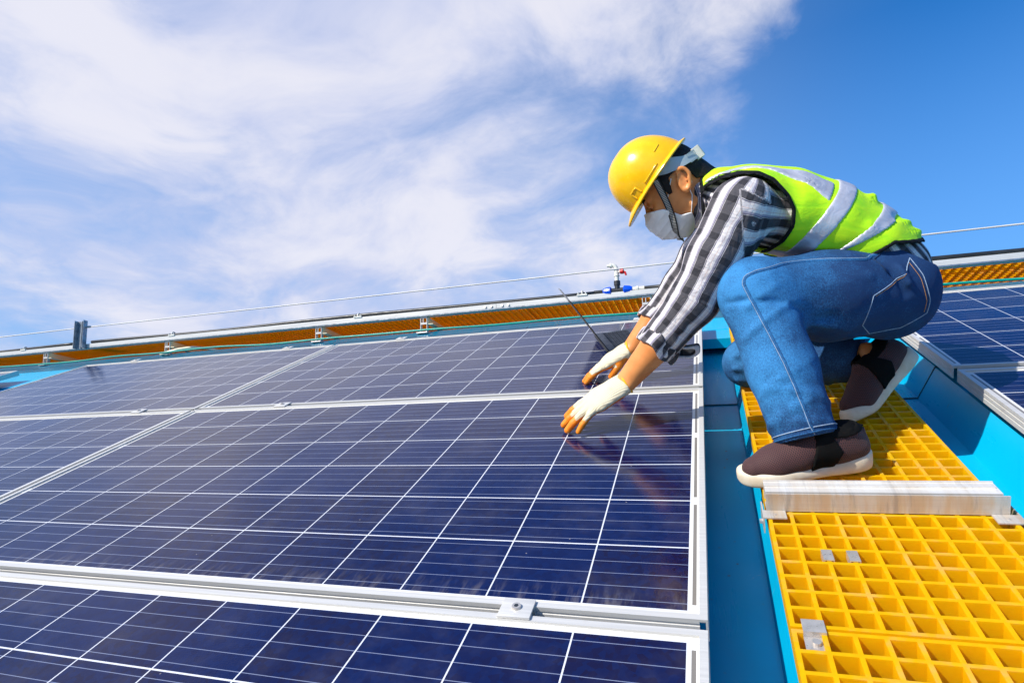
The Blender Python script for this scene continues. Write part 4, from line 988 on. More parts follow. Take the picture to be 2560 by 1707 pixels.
# rolled cuffs
for (E_, C_, nm) in ((ELL_, CUL, 'L'), (ELR, CUR, 'R')):
    ax = nrmz(C_ - E_); c0_ = C_ - ax * .012; cf = Fld(c0_ - .085, c0_ + .085, 0.0026); X, Y, Z = cf.grid()
    px, py, pz = X - c0_[0], Y - c0_[1], Z - c0_[2]; t = px * ax[0] + py * ax[1] + pz * ax[2]; r2 = px ** 2 + py ** 2 + pz ** 2 - t ** 2; r_ = np.sqrt(np.maximum(r2, 0))
    o1 = nrmz(np.cross(ax, A(0, -1, 0))); th = np.arctan2(px * o1[0] + py * o1[1] + pz * o1[2], -py + 0 * X)
    rad = .0505 + .0035 * np.sin(3 * th + 1) + .0025 * np.sin(7 * th) + .10 * np.clip(t, -.03, .03) * (1 + .6 * np.sin(2 * th))
    tt = t + .007 * np.sin(2 * th + .5) + .004 * np.sin(5 * th)
    cf.F = np.maximum(np.abs(r_ - rad) - .0042 - .0015 * np.sin(4 * th + t * 120), np.abs(tt) - .019).astype(np.float32)
    V, Q = cf.mesh(1); rl, ul, vl = arm_uv(V, E_, E_ * .5 + C_ * .5, C_, -1); fld_mesh('rolled_cuff', V, Q, 'plaid_cotton', man, PO, {'weave': np.stack([ul + .03, vl * .9 + .02, ul * 0], 1)})
# loose flap of the near cuff, an open loop of cloth
mbf = Fld((-.09, -.29, .14), (.06, -.19, .24), 0.0024); X, Y, Z = mbf.grid(); fc = A(-.036, -.242, .183); fa = nrmz((.93, 0, .12)); fb = nrmz(np.cross(fa, A(0, 1, 0)))
a1 = (X - fc[0]) * fa[0] + (Z - fc[2]) * fa[2] + 0 * Y; b1 = (X - fc[0]) * fb[0] + (Z - fc[2]) * fb[2] + 0 * Y; q_ = ((np.abs(a1) / .036) ** 3.2 + (np.abs(b1 + .003 * np.sin(a1 * 90)) / .0125) ** 3.2) ** (1 / 3.2)
mbf.F = np.maximum(np.minimum(np.abs(q_ - 1) * .016 - .0028, np.maximum((q_ - 1) * .016, np.abs(Y - fc[1] - .012 + 0 * X) - .003)), np.abs(Y - fc[1]) - .016 + 0 * X).astype(np.float32)
V, Q = mbf.mesh(1); fld_mesh('cuff_flap', V, Q, 'plaid_cotton', man, PO, {'weave': np.stack([V[:, 1] * 1.2, V[:, 0] * 1.0, V[:, 0] * 0], 1)})

# ---- vest
vf = Fld((.00, -.25, .34), (.64, .21, .66), 0.0036)
torso(vf, .006, 0, 6, 0.04)
vf.op(cone(SHL + A(.02, .03, .0), SP[1] + A(0, -.04, .0), .076, .078), .04); vf.op(cone(SHR + A(.02, -.03, .02), SP[1] + A(0, .04, .0), .076, .078), .04)
creases(vf, [((.44, -.05, .500), (.36, -.15, .43), 1.5), ((.45, .03, .49), (.40, -.13, .43), 1.0), ((.40, -.16, .43), (.28, -.17, .40), 1.2), ((.30, -.16, .47), (.23, -.16, .41), 1), ((.24, -.16, .50), (.29, -.16, .46), 1),
             ((.56, -.03, .40), (.43, -.15, .39), 1.4), ((.55, -.02, .43), (.40, -.155, .405), 1.2), ((.51, -.04, .45), (.42, -.145, .42), -1), ((.57, 0, .42), (.56, .05, .38), 1), ((.36, -.13, .48), (.30, -.16, .44), -1), ((.27, -.14, .54), (.33, -.15, .48), 1.0), ((.20, -.12, .58), (.28, -.14, .54), .8)], 0.0085, 0.0125)
X, Y, Z = vf.grid(); vf.F += (0.0018 * wob(X, Y, Z, 42, 11)).astype(np.float32)
base = vf.F.copy()
armh = [(.034, .560), (.050, .578), (.085, .592), (.127, .597), (.165, .590), (.195, .570), (.222, .532), (.234, .498), (.230, .460), (.212, .428), (.178, .398), (.140, .384), (.100, .380), (.070, .40), (.055, .46), (.040, .52)]
def region(X, Y, Z, grow=0.0):
    pa = polyf(armh, X + 0 * Z, Z + 0 * X); side_ = np.where(np.abs(Y + .02) > .075, 1, 0)
    near_ = np.maximum(-(pa), -1) ; arm_cut = np.where(np.abs(Y + .02) > .082, -pa, -1.0)
    hem = (.388 - .16 * (X - .45) - .6 * np.clip(.45 - X, 0, .10)) - Z; nk = np.sqrt(((X - .03) / .9) ** 2 + ((Y + .02) / .92) ** 2 + ((Z - .555) / 1.0) ** 2) ; nkc = .072 - nk
    frontz = .0 - X + .036 + 0 * Y
    return np.maximum(np.maximum(arm_cut, hem), np.maximum(nkc, frontz)) + 0 * X + 0 * Y + 0 * Z
reg = region(X, Y, Z)
vf.F = np.maximum(np.abs(base - .006) - .0042, reg).astype(np.float32)
V, Q = vf.mesh(3); vest = fld_mesh('safety_vest', V, Q, 'lime_fabric', man, PO)
vf.F = np.maximum(np.abs(base - .0095) - .0040, np.abs(reg + .0022) - .0048).astype(np.float32)
vf.F = np.where((X < .05) & (np.abs(Y + .02) < .05), 1, vf.F); V, Q = vf.mesh(1); fld_mesh('edge_binding', V, Q, 'black_trim', vest, PO) if False else None
binding = fld_mesh('edge_binding', V, Q, 'black_trim', man, PO)
def tape(cond, nm='reflective_band'):
    vf.F = np.maximum(np.maximum(np.abs(base - .0098) - .0036, cond), reg + .008).astype(np.float32); V, Q = vf.mesh(3); fld_mesh(nm, V, Q, 'reflective_tape', vest, PO)
def slab(p1, p2, p3, p4):
    """between plane through p1,p2 (left edge) and p3,p4 (right edge) in x-z, negative inside"""
    def pl(a, b):
        d_ = nrmz((b[0] - a[0], b[1] - a[1])); n_ = (-d_[1], d_[0]); return (X - a[0]) * n_[0] + (Z - a[1]) * n_[1] + 0 * Y
    a = pl(p1, p2); b = pl(p3, p4); return np.maximum(a, -b) if a.flat[0] * 0 == 0 else a
# the rear/side coordinates of the two body bands
sgn_fix = lambda f, inside: f if f[inside] < 0 else None
def bandcond(tl, tr, bl, br):
    def pl(a, b, inside):
        d_ = nrmz((b[0] - a[0], b[1] - a[1])); n_ = (-d_[1], d_[0]); s_ = (inside[0] - a[0]) * n_[0] + (inside[1] - a[1]) * n_[1]; k = -1 if s_ > 0 else 1
        return k * ((X - a[0]) * n_[0] + (Z - a[1]) * n_[1]) + 0 * Y
    ctr = ((tl[0] + tr[0] + bl[0] + br[0]) / 4, (tl[1] + tr[1] + bl[1] + br[1]) / 4)
    return np.maximum(pl(tl, bl, ctr), pl(tr, br, ctr))
tape(bandcond((.354, .536), (.393, .516), (.231, .403), (.288, .401)))
tape(bandcond((.454, .471), (.494, .444), (.339, .394), (.367, .394)))
strapc = np.maximum(np.abs(np.abs(Y + .022) - (.090 + np.clip(X - .12, 0, 1) * .12)) - (.0165 + np.clip(X - .19, 0, .12) * .16), X - .345 + (.5 - Z) * .0)
tape(np.maximum(strapc + 0 * Z, (X - .335) * 0.8 - (Z - .53) * 0.55))
del vf, base, reg

# ---- jeans
jf = Fld((.02, -.50, -.11), (.64, .27, .44), 0.0042)
jf.op(seg2(A(.436, .005, .322), A(.446, .006, .262), .106, .114, .150, .165), 0.02, pad=.05)
jf.op(cone(HIPL + A(-.012, .0, .006), (HIPL + KNL) / 2 + A(0, 0, -.010), .116, .104), .035); jf.op(cone((HIPL + KNL) / 2 + A(0, 0, -.012), KNL, .106, .079), .03)
jf.op(cone(HIPR, (HIPR + KNR) / 2, .120, .095), .04); jf.op(cone((HIPR + KNR) / 2, KNR, .095, .073), .03)
jf.op(ell(HIPL + A(-.002, .020, -.026), (.092, .086, .094)), .04); jf.op(ell(HIPR + A(.018, -.010, -.028), (.094, .088, .096)), .04)
HML = A(.210, -.433, .027); HMR = A(.418, .002, .055)
jf.op(cone(KNL, KNL * .45 + HML * .55, .078, .073), .03); jf.op(cone(KNL * .45 + HML * .55, HML, .073, .0635), .02); jf.op(cone(HML, HML + nrmz(HML - KNL) * .03, .0635, .0630), 0)
jf.op(cone(KNR, KNR * .5 + HMR * .5, .070, .064), .03); jf.op(cone(KNR * .5 + HMR * .5, HMR + nrmz(HMR - KNR) * .03, .064, .056), .02)
X, Y, Z = jf.grid()
waist = Z - (.390 - .62 * (X - .436)); jf.F = np.where(X > .36, np.maximum(jf.F, waist), jf.F)
for (K_, H_, rin) in ((KNL, HML, .052), (KNR, HMR, .045)):
    ax = nrmz(H_ - K_); dd = (X - H_[0]) * ax[0] + (Y - H_[1]) * ax[1] + (Z - H_[2]) * ax[2]; near = (X - H_[0]) ** 2 + (Y - H_[1]) ** 2 + (Z - H_[2]) ** 2 < .10 ** 2
    jf.F = np.where(near, np.maximum(jf.F, dd - .004), jf.F); jf.op(cone(H_ - ax * .012, H_ + ax * .03, rin, rin), 0, 's')
sa = nrmz(HML - KNL)
def ringp(c, ax, r, th, ref=(0, -1, 0)):
    ref = nrmz(A(*ref) - ax * (A(*ref) @ ax)); o2 = np.cross(ax, ref); return c + r * (ref * math.cos(th) + o2 * math.sin(th))
cr = []
ka = nrmz(KNL - HIPL)
for t, r_, a0, a1, sk, s_ in ((.05, .078, -1.6, .3, .03, 1), (.14, .078, -1.3, .9, -.03, -.8), (.24, .076, -1.2, .8, .03, .7), (.62, .070, -1.2, 1.0, .03, .8), (.74, .067, -1.4, .8, -.03, 1.1), (.84, .064, -1.0, 1.5, .025, 1.2), (.92, .063, -1.6, 1.2, -.018, 0.9)):
    c_ = KNL + (HML - KNL) * t; pts = [ringp(c_ + sa * sk * (u - .5) * 2, sa, r_, a0 + (a1 - a0) * u) for u in np.linspace(0, 1, 6)]; cr += [(pts[i], pts[i + 1], s_) for i in range(5)]
creases(jf, cr, 0.0062, 0.0080)
creases(jf, [((.23, -.30, .27), (.34, -.25, .30), 1.4), ((.235, -.31, .25), (.33, -.26, .22), 1.2), ((.22, -.33, .24), (.30, -.28, .26), -1), ((.44, -.19, .39), (.47, -.21, .30), 1.2), ((.40, -.20, .38), (.46, -.21, .28), -1.0), ((.35, -.21, .385), (.42, -.21, .34), 1),
             ((.50, -.16, .15), (.40, -.20, .165), 1.2), ((.42, -.20, .20), (.33, -.25, .18), 1.0), ((.17, -.34, .385), (.25, -.30, .39), .8), ((.26, -.29, .32), (.38, -.24, .33), .8)], 0.0075, 0.0105)
creases(jf, [((.10, .11, .06), (.17, .10, .075), 1.3), ((.09, .10, .02), (.18, .09, .03), 1.5), ((.10, .11, -.02), (.2, .10, -.01), 1.3), ((.30, .06, .05), (.36, .02, .02), 1.5), ((.33, .05, .06), (.40, .0, .05), 1.3), ((.28, .06, .02), (.34, .03, -.02), 1.3), ((.24, .09, .07), (.30, .06, .05), 1)], 0.0060, 0.010)
jf.F += (0.0016 * wob(X, Y, Z, 38, 5)).astype(np.float32)
# outseam groove: a ridge of doubled cloth along the leg is added as its own part below
V, Q = jf.mesh(1)
fd = 0.26 * np.exp(-(((V - (KNL + A(-.03, -.04, .02))) ** 2).sum(1)) / .09 ** 2) + 0.20 * np.exp(-(((V - (KNL * .5 + HML * .5 + A(-.03, -.06, 0))) ** 2).sum(1)) / .09 ** 2) + .16 * np.exp(-(((V - KNR) ** 2).sum(1)) / .08 ** 2) + .06 * np.exp(-(((V - (HIPL * .4 + KNL * .6 + A(0, -.1, .02))) ** 2).sum(1)) / .08 ** 2) - .10 * np.clip((V[:, 0] - .22) / .2, 0, 1) - .05  # knees and shin faded; shade over thigh and seat painted into the denim
jeans = fld_mesh('jeans', V, Q, 'denim', man, PO, {'fade_shade': np.stack([fd, fd * 0, fd * 0], 1)})
from mathutils.bvhtree import BVHTree
def bvh_of(V, Q): return BVHTree.FromPolygons([tuple(v) for v in V], [tuple(int(i) for i in q) for q in Q])
jb = bvh_of(V, Q); del jf
def lay(xz, bv, n=14, y0=-0.9, dirv=(0, 1, 0)):
    """resample an x-z polyline and drop it sideways on to a surface"""
    P_ = np.array(xz, float); s_ = np.r_[0, np.cumsum(np.linalg.norm(np.diff(P_, axis=0), axis=1))]; out = []
    for t in np.linspace(0, s_[-1], max(n, int(s_[-1] / .008))):
        x, z = np.interp(t, s_, P_[:, 0]), np.interp(t, s_, P_[:, 1]); h = bv.ray_cast(Vector((x, y0, z)), Vector(dirv))
        if h[0] is not None: out.append((np.array(h[0]), np.array(h[1])))
    return out
def strip(mb, hits, w, lift=0.0010, off=0.0):
    """thin ribbon lying on the hits"""
    k = len(hits)
    if k < 2: return
    Vv = []; 
    for i, (p, n_) in enumerate(hits):
        t = nrmz(hits[min(i + 1, k - 1)][0] - hits[max(i - 1, 0)][0]); s_ = nrmz(np.cross(t, n_)); c = p + s_ * off
        Vv += [c - s_ * w + n_ * .0002, c - s_ * w * .7 + n_ * lift, c + s_ * w * .7 + n_ * lift, c + s_ * w + n_ * .0002]
    mb.add(Vv, [[i * 4 + j, i * 4 + j + 1, i * 4 + 5 + j, i * 4 + 4 + j] for i in range(k - 1) for j in range(3)])
SEAM = [(.450, .379), (.415, .370), (.381, .366), (.297, .378), (.194, .386), (.140, .382), (.116, .374), (.109, .360), (.123, .325), (.141, .283), (.158, .242), (.176, .198), (.192, .150), (.204, .110), (.214, .075), (.224, .052)]
mb = MB(PO); strip(mb, lay(SEAM, jb), .0042, .0016); s_ = mb.build('outseam', 'dark_seam', jeans, smooth=True); s_.data.materials[0] = MAT['denim']
mb = MB(PO); strip(mb, lay(SEAM, jb), .0008, .0023, .0024); mb.build('stitching', 'pale_stitch', s_, smooth=True)
pk = [(.481, .350), (.459, .320), (.429, .306), (.414, .299), (.384, .288), (.362, .221), (.387, .186), (.459, .188), (.513, .219), (.517, .249), (.503, .310), (.481, .350)]
mb = MB(PO)
for seg in (pk[0:5], pk[4:6], pk[5:7], pk[6:9], pk[8:12]): strip(mb, lay(seg, jb), .0009, .0014)
pkt = mb.build('back_pocket', 'pale_stitch', jeans, smooth=True)
mb = MB(PO)
pi_ = [(x + (.435 - x) * .10, z + (.265 - z) * .10) for x, z in pk]
for seg in (pi_[0:5], pi_[8:12]): strip(mb, lay(seg, jb), .0006, .0011)
mb.build('inner_stitching', 'rust_stitch', pkt, smooth=True)
mb = MB(PO); strip(mb, lay([(.445, .383), (.427, .371), (.401, .361)], jb), .0012, .0018); strip(mb, lay([(.401, .361), (.430, .320), (.440, .300)], jb), .0016, .0012); mb.build('yoke_seam', 'dark_seam', jeans, smooth=True)
hmv = [ringp(HML - sa * .012, sa, .30, th) for th in np.linspace(0, 2 * math.pi, 40)]
def around(c, ax, r0, bv, n=44, a0=-2.2, a1=2.2):
    out = []
    for th in np.linspace(a0, a1, n):
        p = ringp(c, ax, r0, th); dv_ = nrmz(c - p); h = bv.ray_cast(Vector(p), Vector(dv_), r0)
        if h[0] is not None: out.append((np.array(h[0]), np.array(h[1])))
    return out
mb = MB(PO); strip(mb, around(HML - sa * .013, sa, .12, jb), .0011, .0018); mb.build('hem_stitching', 'pale_stitch', jeans, smooth=True)
mb = MB(PO); strip(mb, around(HML - sa * .0035, sa, .12, jb), .0022, .0026); mb.build('hem_edge', 'denim', jeans, smooth=True)
mb = MB(PO); strip(mb, lay([(.215, .112), (.30, .112), (.36, .108), (.40, .102)], jb, y0=-.20), .0016, .0018); 

# ---- shoes
def shoe(P0, D, S, Uv, L, bend, label, mirror=1):
    """P0 heel point of the sole on the ground, D to the toe, S to the outside, Uv up"""
    def cur(x):            # centreline: straight, then the toe part turned up/down by `bend` about the ball
        xb = L * .68
        if x <= xb or bend == 0: return P0 + D * x, D, Uv
        a = bend * min(1.0, (x - xb) / (L * .14)); d_ = D * math.cos(a) + Uv * math.sin(a); u_ = Uv * math.cos(a) - D * math.sin(a)
        am = a * .6; dm = D * math.cos(am) + Uv * math.sin(am); return P0 + D * xb + dm * (x - xb), d_, u_
    xs = L * np.array([0, .008, .03, .08, .15, .25, .36, .48, .60, .70, .80, .88, .94, .975, .993, 1.0])
    hw = np.array([.010, .020, .029, .036, .0390, .038, .0355, .038, .0430, .0460, .0450, .041, .033, .024, .014, .005])
    lat = np.array([0, 0, 0, 0, 0, 0, .001, .002, .003, .003, .001, -.003, -.006, -.008, -.009, -.010]) * mirror
    top = np.array([.040, .045, .047, .046, .042, .037, .034, .033, .033, .033, .034, .034, .034, .032, .028, .018])
    bot = np.array([.010, .006, .003, .001, 0, .0005, .002, .002, .001, 0, -.001, -.002, -.002, .000, .003, .008])
    n = 20; V = []; W_ = []
    for i, x in enumerate(xs):
        c, d_, u_ = cur(x)
        for j in range(n):
            th = 2 * math.pi * j / n; cx, sx = math.cos(th), math.sin(th); e = .42
            y = math.copysign(abs(cx) ** e, cx) * hw[i]; zt = (top[i] - bot[i]) / 2; z = (top[i] + bot[i]) / 2 + math.copysign(abs(sx) ** .55, sx) * zt
            if z > (top[i] + bot[i]) / 2: y *= .96
            V.append(c + S * (y + lat[i]) + u_ * z)
    k = len(xs); F = [[i * n + j, i * n + (j + 1) % n, (i + 1) * n + (j + 1) % n, (i + 1) * n + j] for i in range(k - 1) for j in range(n)] + [list(range(n)), [(k - 1) * n + j for j in range(n)]]
    r_ = bpy.data.objects.new('shoe', None); r_.location = Vector(P0 - PO); link(r_, man); r_['label'] = label
    mbs = MB(P0); mbs.add(V, F); so_ = mbs.build('sole', 'foam_sole', r_, smooth=True)
    md = so_.modifiers.new('sub', 'SUBSURF'); md.levels = 1; md.render_levels = 1
    # upper as a field
    B_ = np.array([D, S, Uv]); pts = [cur(x)[0] for x in xs]; lo = np.min(pts, 0) - .10; hi = np.max(pts, 0) + .12; uf = Fld(lo, hi, .0028)
    def q(x, y, z): c, d_, u_ = cur(x); return c + S * y + u_ * z
    for x0, x1, z0, z1, r0, r1, e0 in ((.035, .075, .048, .056, .032, .036, .9), (.075, .12, .055, .060, .036, .038, .9), (.12, .16, .057, .048, .038, .037, .9), (.16, .20, .046, .038, .037, .034, .95), (.20, .242, .036, .032, .034, .025, 1.0)):
        uf.op(cone(q(x0, lat[3], z0), q(x1, mirror * .001, z1), r0, r1, S, 1.12 if x0 > .15 else .92), .02)
    uf.op(cone(q(.040, 0, .055), q(.048, 0, .080), .034, .030, D, 1.0), .015); uf.op(cone(q(.075, 0, .055), q(.088, 0, .082), .033, .029, D, 1.1), .02)
    uf.op(cone(q(.105, 0, .062), q(.112, 0, .085), .030, .024), .02); uf.op(cone(q(.018, 0, .05), q(.012, 0, .088), .010, .004), .012)
    uf.op(cone(q(.050, 0, .075), q(.056, 0, .14), .026, .027), 0.004, 's'); uf.op(cone(q(.082, 0, .080), q(.086, 0, .14), .024, .026), 0.004, 's'); uf.op(cone(q(.104, 0, .082), q(.108, 0, .14), .017, .020), .004, 's')
    X_, Y_, Z_ = uf.grid(); hgt = (X_ - P0[0]) * Uv[0] + (Y_ - P0[1]) * Uv[1] + (Z_ - P0[2]) * Uv[2]
    if bend == 0: uf.F = np.maximum(uf.F, .018 - hgt).astype(np.float32)
    # gussets
    up = [fld_mesh('upper', *uf.mesh(1), 'brown_knit', r_, P0)]
    me = up[0].data; co = np.empty(len(me.vertices) * 3, np.float32); me.vertices.foreach_get('co', co); co = co.reshape(-1, 3).astype(float)
    l = co @ B_.T; at_ = me.attributes.new('weave', 'FLOAT_VECTOR', 'POINT'); at_.data.foreach_set('vector', np.stack([l[:, 0], np.arctan2(l[:, 1], l[:, 2] - .02) * .038, l[:, 1] * 0], 1).astype(np.float32).ravel())
    F0_ = uf.F.copy(); lx = (X_ - P0[0]) * D[0] + (Y_ - P0[1]) * D[1] + (Z_ - P0[2]) * D[2]; ly = (X_ - P0[0]) * S[0] + (Y_ - P0[1]) * S[1] + (Z_ - P0[2]) * S[2]
    gp = polyf([(.092, .026), (.140, .024), (.134, .055), (.122, .098), (.092, .098), (.074, .060)], lx, hgt); uf.F = np.maximum(np.maximum(np.abs(F0_ - .0012) - .0030, gp), .012 - np.abs(ly)).astype(np.float32)
    V_, Q_ = uf.mesh(0)
    if len(V_): fld_mesh('side_gusset', V_, Q_, 'black_suede', r_, P0)
    gp = polyf([(-.02, .096), (.02, .093), (.06, .088), (.105, .090), (.125, .088), (.125, .12), (-.02, .12)], lx, hgt); uf.F = np.maximum(np.abs(F0_ - .0008) - .0030, gp).astype(np.float32)
    V_, Q_ = uf.mesh(0); fld_mesh('collar_trim', V_, Q_, 'black_suede', r_, P0)
    # ankle sock
    mb_ = MB(P0); mb_.tube([q(.055, 0, .060), q(.062, 0, .100)], [.028, .032], 16); mb_.build('sock', 'black_suede', r_, smooth=True)
    return r_
D1 = nrmz((-.265, -.075, -.004)); S1 = nrmz(np.cross(D1, (0, 0, 1))); S1 = S1 if S1[1] < 0 else -S1; U1 = nrmz(np.cross(S1, D1)); U1 = U1 if U1[2] > 0 else -U1
shoe(A(.337, -.406, -.0520), D1, S1, U1, .277, -math.radians(5), 'brown knit slip-on planted on the walkway by the bar', 1)
HRP = A(.541, -.010, .064); shoe(HRP, FRd, FRs, FRu, .277, math.radians(38), 'brown knit slip-on with the heel raised and sole showing', -1)

# ---- gloves
def glove(W, f, s, n, chains, thumb_dir, nm):
    lo = np.min([W - .05] + [p for c in chains for p in c], 0) - .045; hi = np.max([W + .05] + [p for c in chains for p in c], 0) + .045; gf = Fld(lo, hi, .0020)
    hand(gf, W, f, s, n, chains, 1.0)
    gf.op(cone(W - f * .004, W + f * .030, .0285, .030, n, .86), .015)
    X, Y, Z = gf.grid(); ax = (X - W[0]) * f[0] + (Y - W[1]) * f[1] + (Z - W[2]) * f[2]; gf.F = np.maximum(gf.F, -(ax + .004))
    gf.op(cone(W - f * .02, W + f * .012, .0262, .0262, n, .9), 0, 's')
    gf.F += (.0007 * wob(X, Y, Z, 150, 4)).astype(np.float32)
    V, Q = gf.mesh(1)
    # how far each point lies towards the rubber-dipped palm and fingertips
    l = (V - W) @ f; up = (V - W) @ n; tipd = np.full(len(V), 9.0); under = np.zeros(len(V)); best = np.full(len(V), 9.0)
    for ci, c in enumerate(chains):
        for a in range(3):
            ab = c[a + 1] - c[a]; L_ = np.linalg.norm(ab); t = np.clip((V - c[a]) @ ab / L_ ** 2, 0, 1); q = V - c[a] - np.outer(t, ab); r_ = np.linalg.norm(q, axis=1); m_ = r_ < best
            nn = nrmz(n - (n @ ab) / L_ ** 2 * ab); best[m_] = r_[m_]; under[m_] = (-(q @ nn) / (r_ + 1e-6))[m_]; along = np.where(m_, (a + t) / 3, 0); tipd[m_] = along[m_]
    fing = best < .016
    pal = np.clip(.5 + (-up - .005) / .010, 0, 1) * np.clip((l - .005) / .02, 0, 1)
    dip = np.where(fing & (l > .055), np.clip((tipd - .22) * 1.6, 0, 1) + np.clip(under * .9 + .30, 0, 1), pal + np.clip(under, 0, 1) * 0)
    dip = np.clip(dip, 0, 1)
    kn = np.stack([l, (V - W) @ s, 0 * l], 1)
    o = fld_mesh('work_glove', V, Q, 'dipped_glove', man, PO, {'dip': np.stack([dip, 0 * dip, 0 * dip], 1), 'knit': kn})
    mb_ = MB(PO); mb_.tube([W - f * .003 + (n * .88 * math.sin(t) + s * math.cos(t)) * .0305 for t in np.linspace(0, 2 * math.pi, 25)], .0034, 6); mb_.build('cuff_hem', 'yellow_hem', o, smooth=True)
    return o
glove(WRL, fL, sL, nL, HLc, 1, 'L'); glove(WRR, fR, sR, nR, HRc, 1, 'R')

# ---- hair
hf = Fld(HO - .16, HO + .18, .0028); head(hf, .0045, face=False); hf.op(cone(NKA, NKB, .052, .058), .03)
X, Y, Z = hf.grid(); f_ = (X - HO[0]) * HF[0] + (Y - HO[1]) * HF[1] + (Z - HO[2]) * HF[2]; u_ = (X - HO[0]) * HU[0] + (Y - HO[1]) * HU[1] + (Z - HO[2]) * HU[2]
hl = polyf([(.088, .055), (.056, .040), (.050, .010), (.046, -.010), (.036, -.012), (.030, .004), (.022, .026), (-.010, .032), (-.026, .012), (-.032, -.020), (-.060, -.034), (-.13, -.040), (-.13, .17), (.10, .17)], f_, u_)
F0_ = hf.F.copy(); hf.F = np.maximum(np.abs(F0_) - .0035 + .0012 * wob(X, Y, Z, 260, 8), hl).astype(np.float32); V, Q = hf.mesh(1); fld_mesh('hair', V, Q, 'hair', man, PO)
del hf
# ---- eyes and brows
for s in (-1, 1):
    bm = bmesh.new(); bmesh.ops.create_uvsphere(bm, u_segments=18, v_segments=12, radius=.0118); V_ = [A(*v.co) + hp(.0945, s * .033, -.006) for v in bm.verts]; F_ = [[v.index for v in f.verts] for f in bm.faces]; bm.free()
    m2 = MB(PO); m2.add(V_, F_); e_ = m2.build('eye', 'eye_white', man, smooth=True)
    m2 = MB(PO); c_ = hp(.0945, s * .033, -.006); dd = nrmz(HF * .9 - HU * .35 + HS * s * .25); m2.tube([c_ + dd * .0100, c_ + dd * .0123], [.0052, .0040], 14); m2.build('iris', 'iris', e_, smooth=True)
    m2 = MB(PO); m2.tube([hp(.1040, s * .019, .000), hp(.1060, s * .031, .0018), hp(.0985, s * .043, -.002), hp(.092, s * .047, -.006)], [.0012, .0021, .0019, .001], 6); m2.build('eyelid', 'hair', man, smooth=True)
    m2 = MB(PO); m2.tube([hp(.112, s * .012, .013), hp(.111, s * .025, .0190), hp(.102, s * .040, .0185), hp(.092, s * .050, .012)], [.0022, .0036, .0030, .0012], 8, flat=.8); m2.build('eyebrow', 'hair', man, smooth=True)

# ---- face mask
mf = Fld(HO - .15, HO + .12, .0022); head(mf, .003, face=False); mf.op(ell(hp(.084, 0, -.066), A(.050, .048, .050), HB3), .03); mf.op(cone(hp(.100, 0, -.010), hp(.122, 0, -.045), .014, .016), .02); mf.op(ell(hp(.092, 0, -.104), A(.020, .022, .018), HB3), .012)
X, Y, Z = mf.grid(); f_ = (X - HO[0]) * HF[0] + (Y - HO[1]) * HF[1] + (Z - HO[2]) * HF[2] + 0; u_ = (X - HO[0]) * HU[0] + (Y - HO[1]) * HU[1] + (Z - HO[2]) * HU[2]; s2_ = (X - HO[0]) * HS[0] + (Y - HO[1]) * HS[1] + (Z - HO[2]) * HS[2]
mp_ = polyf([(.150, -.010), (.118, -.012), (.078, -.030), (.052, -.070), (.026, -.082), (.030, -.100), (.040, -.126), (.085, -.135), (.150, -.135)], f_, u_)
pleat = .0016 * np.exp(-(np.sin((u_ + f_ * .25) * 150) ** 2) * 5) * np.clip((f_ - .05) / .03, 0, 1) + .0018 * wob(X, Y, Z, 60, 9)
mf.F = np.maximum(np.abs(mf.F - .0015 - pleat) - .0028, mp_).astype(np.float32); V, Q = mf.mesh(1); mask_o = fld_mesh('face_mask', V, Q, 'mask_white', man, PO); mbv = bvh_of(V, Q); del mf
bb = bvh_of(np.array([tuple(v.co) for v in body.data.vertices]) + PO, np.array([tuple(p.vertices) for p in body.data.polygons]))
def near(p, bv, lift=.0015):
    h = bv.find_nearest(Vector(p)); n_ = np.array(h[1]); q_ = np.array(h[0]); return q_ + n_ * lift, n_
for s in (-1, 1):
    for a, b in (((.074, .064, -.034), (.018, .081, .020)), ((.030, .066, -.086), (-.020, .078, -.018))):
        m2 = MB(PO); pts = []
        for t in np.linspace(0, 1, 12):
            p = hp(*[a[i] + (b[i] - a[i]) * t for i in range(3)]) if s > 0 else hp(a[0] + (b[0] - a[0]) * t, -(a[1] + (b[1] - a[1]) * t), a[2] + (b[2] - a[2]) * t); pts.append(near(p, bb, .0022)[0])
        m2.tube(pts, .0013, 6)
        m2.build('ear_loop', 'mask_white', mask_o, smooth=True)

# ---- hard hat
hD = nrmz((-.652, -.03, -.758)); hS = nrmz(A(0, -1, 0) - hD * (A(0, -1, 0) @ hD)); hU = np.cross(hS, hD); hU = hU if hU[2] > 0 else -hU; hC = A(-.075, -.025, .620)
hh = bpy.data.objects.new('hard_hat', None); hh.location = Vector(hC - PO); link(hh, man)
def hq(a, b, c): return hC + hD * a + hS * b + hU * c
rings = 18; seg = 64; V = []; F = []
def dome(ph, th, inner=0.0):
    ct, st = math.cos(th), math.sin(th); ra = (.112 if ct > 0 else .110) - inner; rb = .099 - inner; cz = .124 - inner
    pc = math.cos(ph) ** .86; z = math.sin(ph) ** 1.0 * cz
    rid = .0030 * math.exp(-(st * pc / .10) ** 2) * math.sin(ph) ** .3 + .0018 * math.exp(-((abs(st * pc) - .34) / .05) ** 2) * math.sin(ph) * (1 if ph > .35 else 0)
    # slightly fuller and more upright brow
    return (ra * pc * ct + .004 + (.010 * math.sin(ph) * 1), rb * pc * st, z + (rid if not inner else 0))
for i in range(rings + 1):
    ph = math.pi / 2 * i / rings * .9995
    for j in range(seg): V.append(hq(*dome(ph, 2 * math.pi * j / seg)))
for i in range(rings):
    for j in range(seg): F.append([i * seg + j, i * seg + (j + 1) % seg, (i + 1) * seg + (j + 1) % seg, (i + 1) * seg + j])
o1 = len(V)
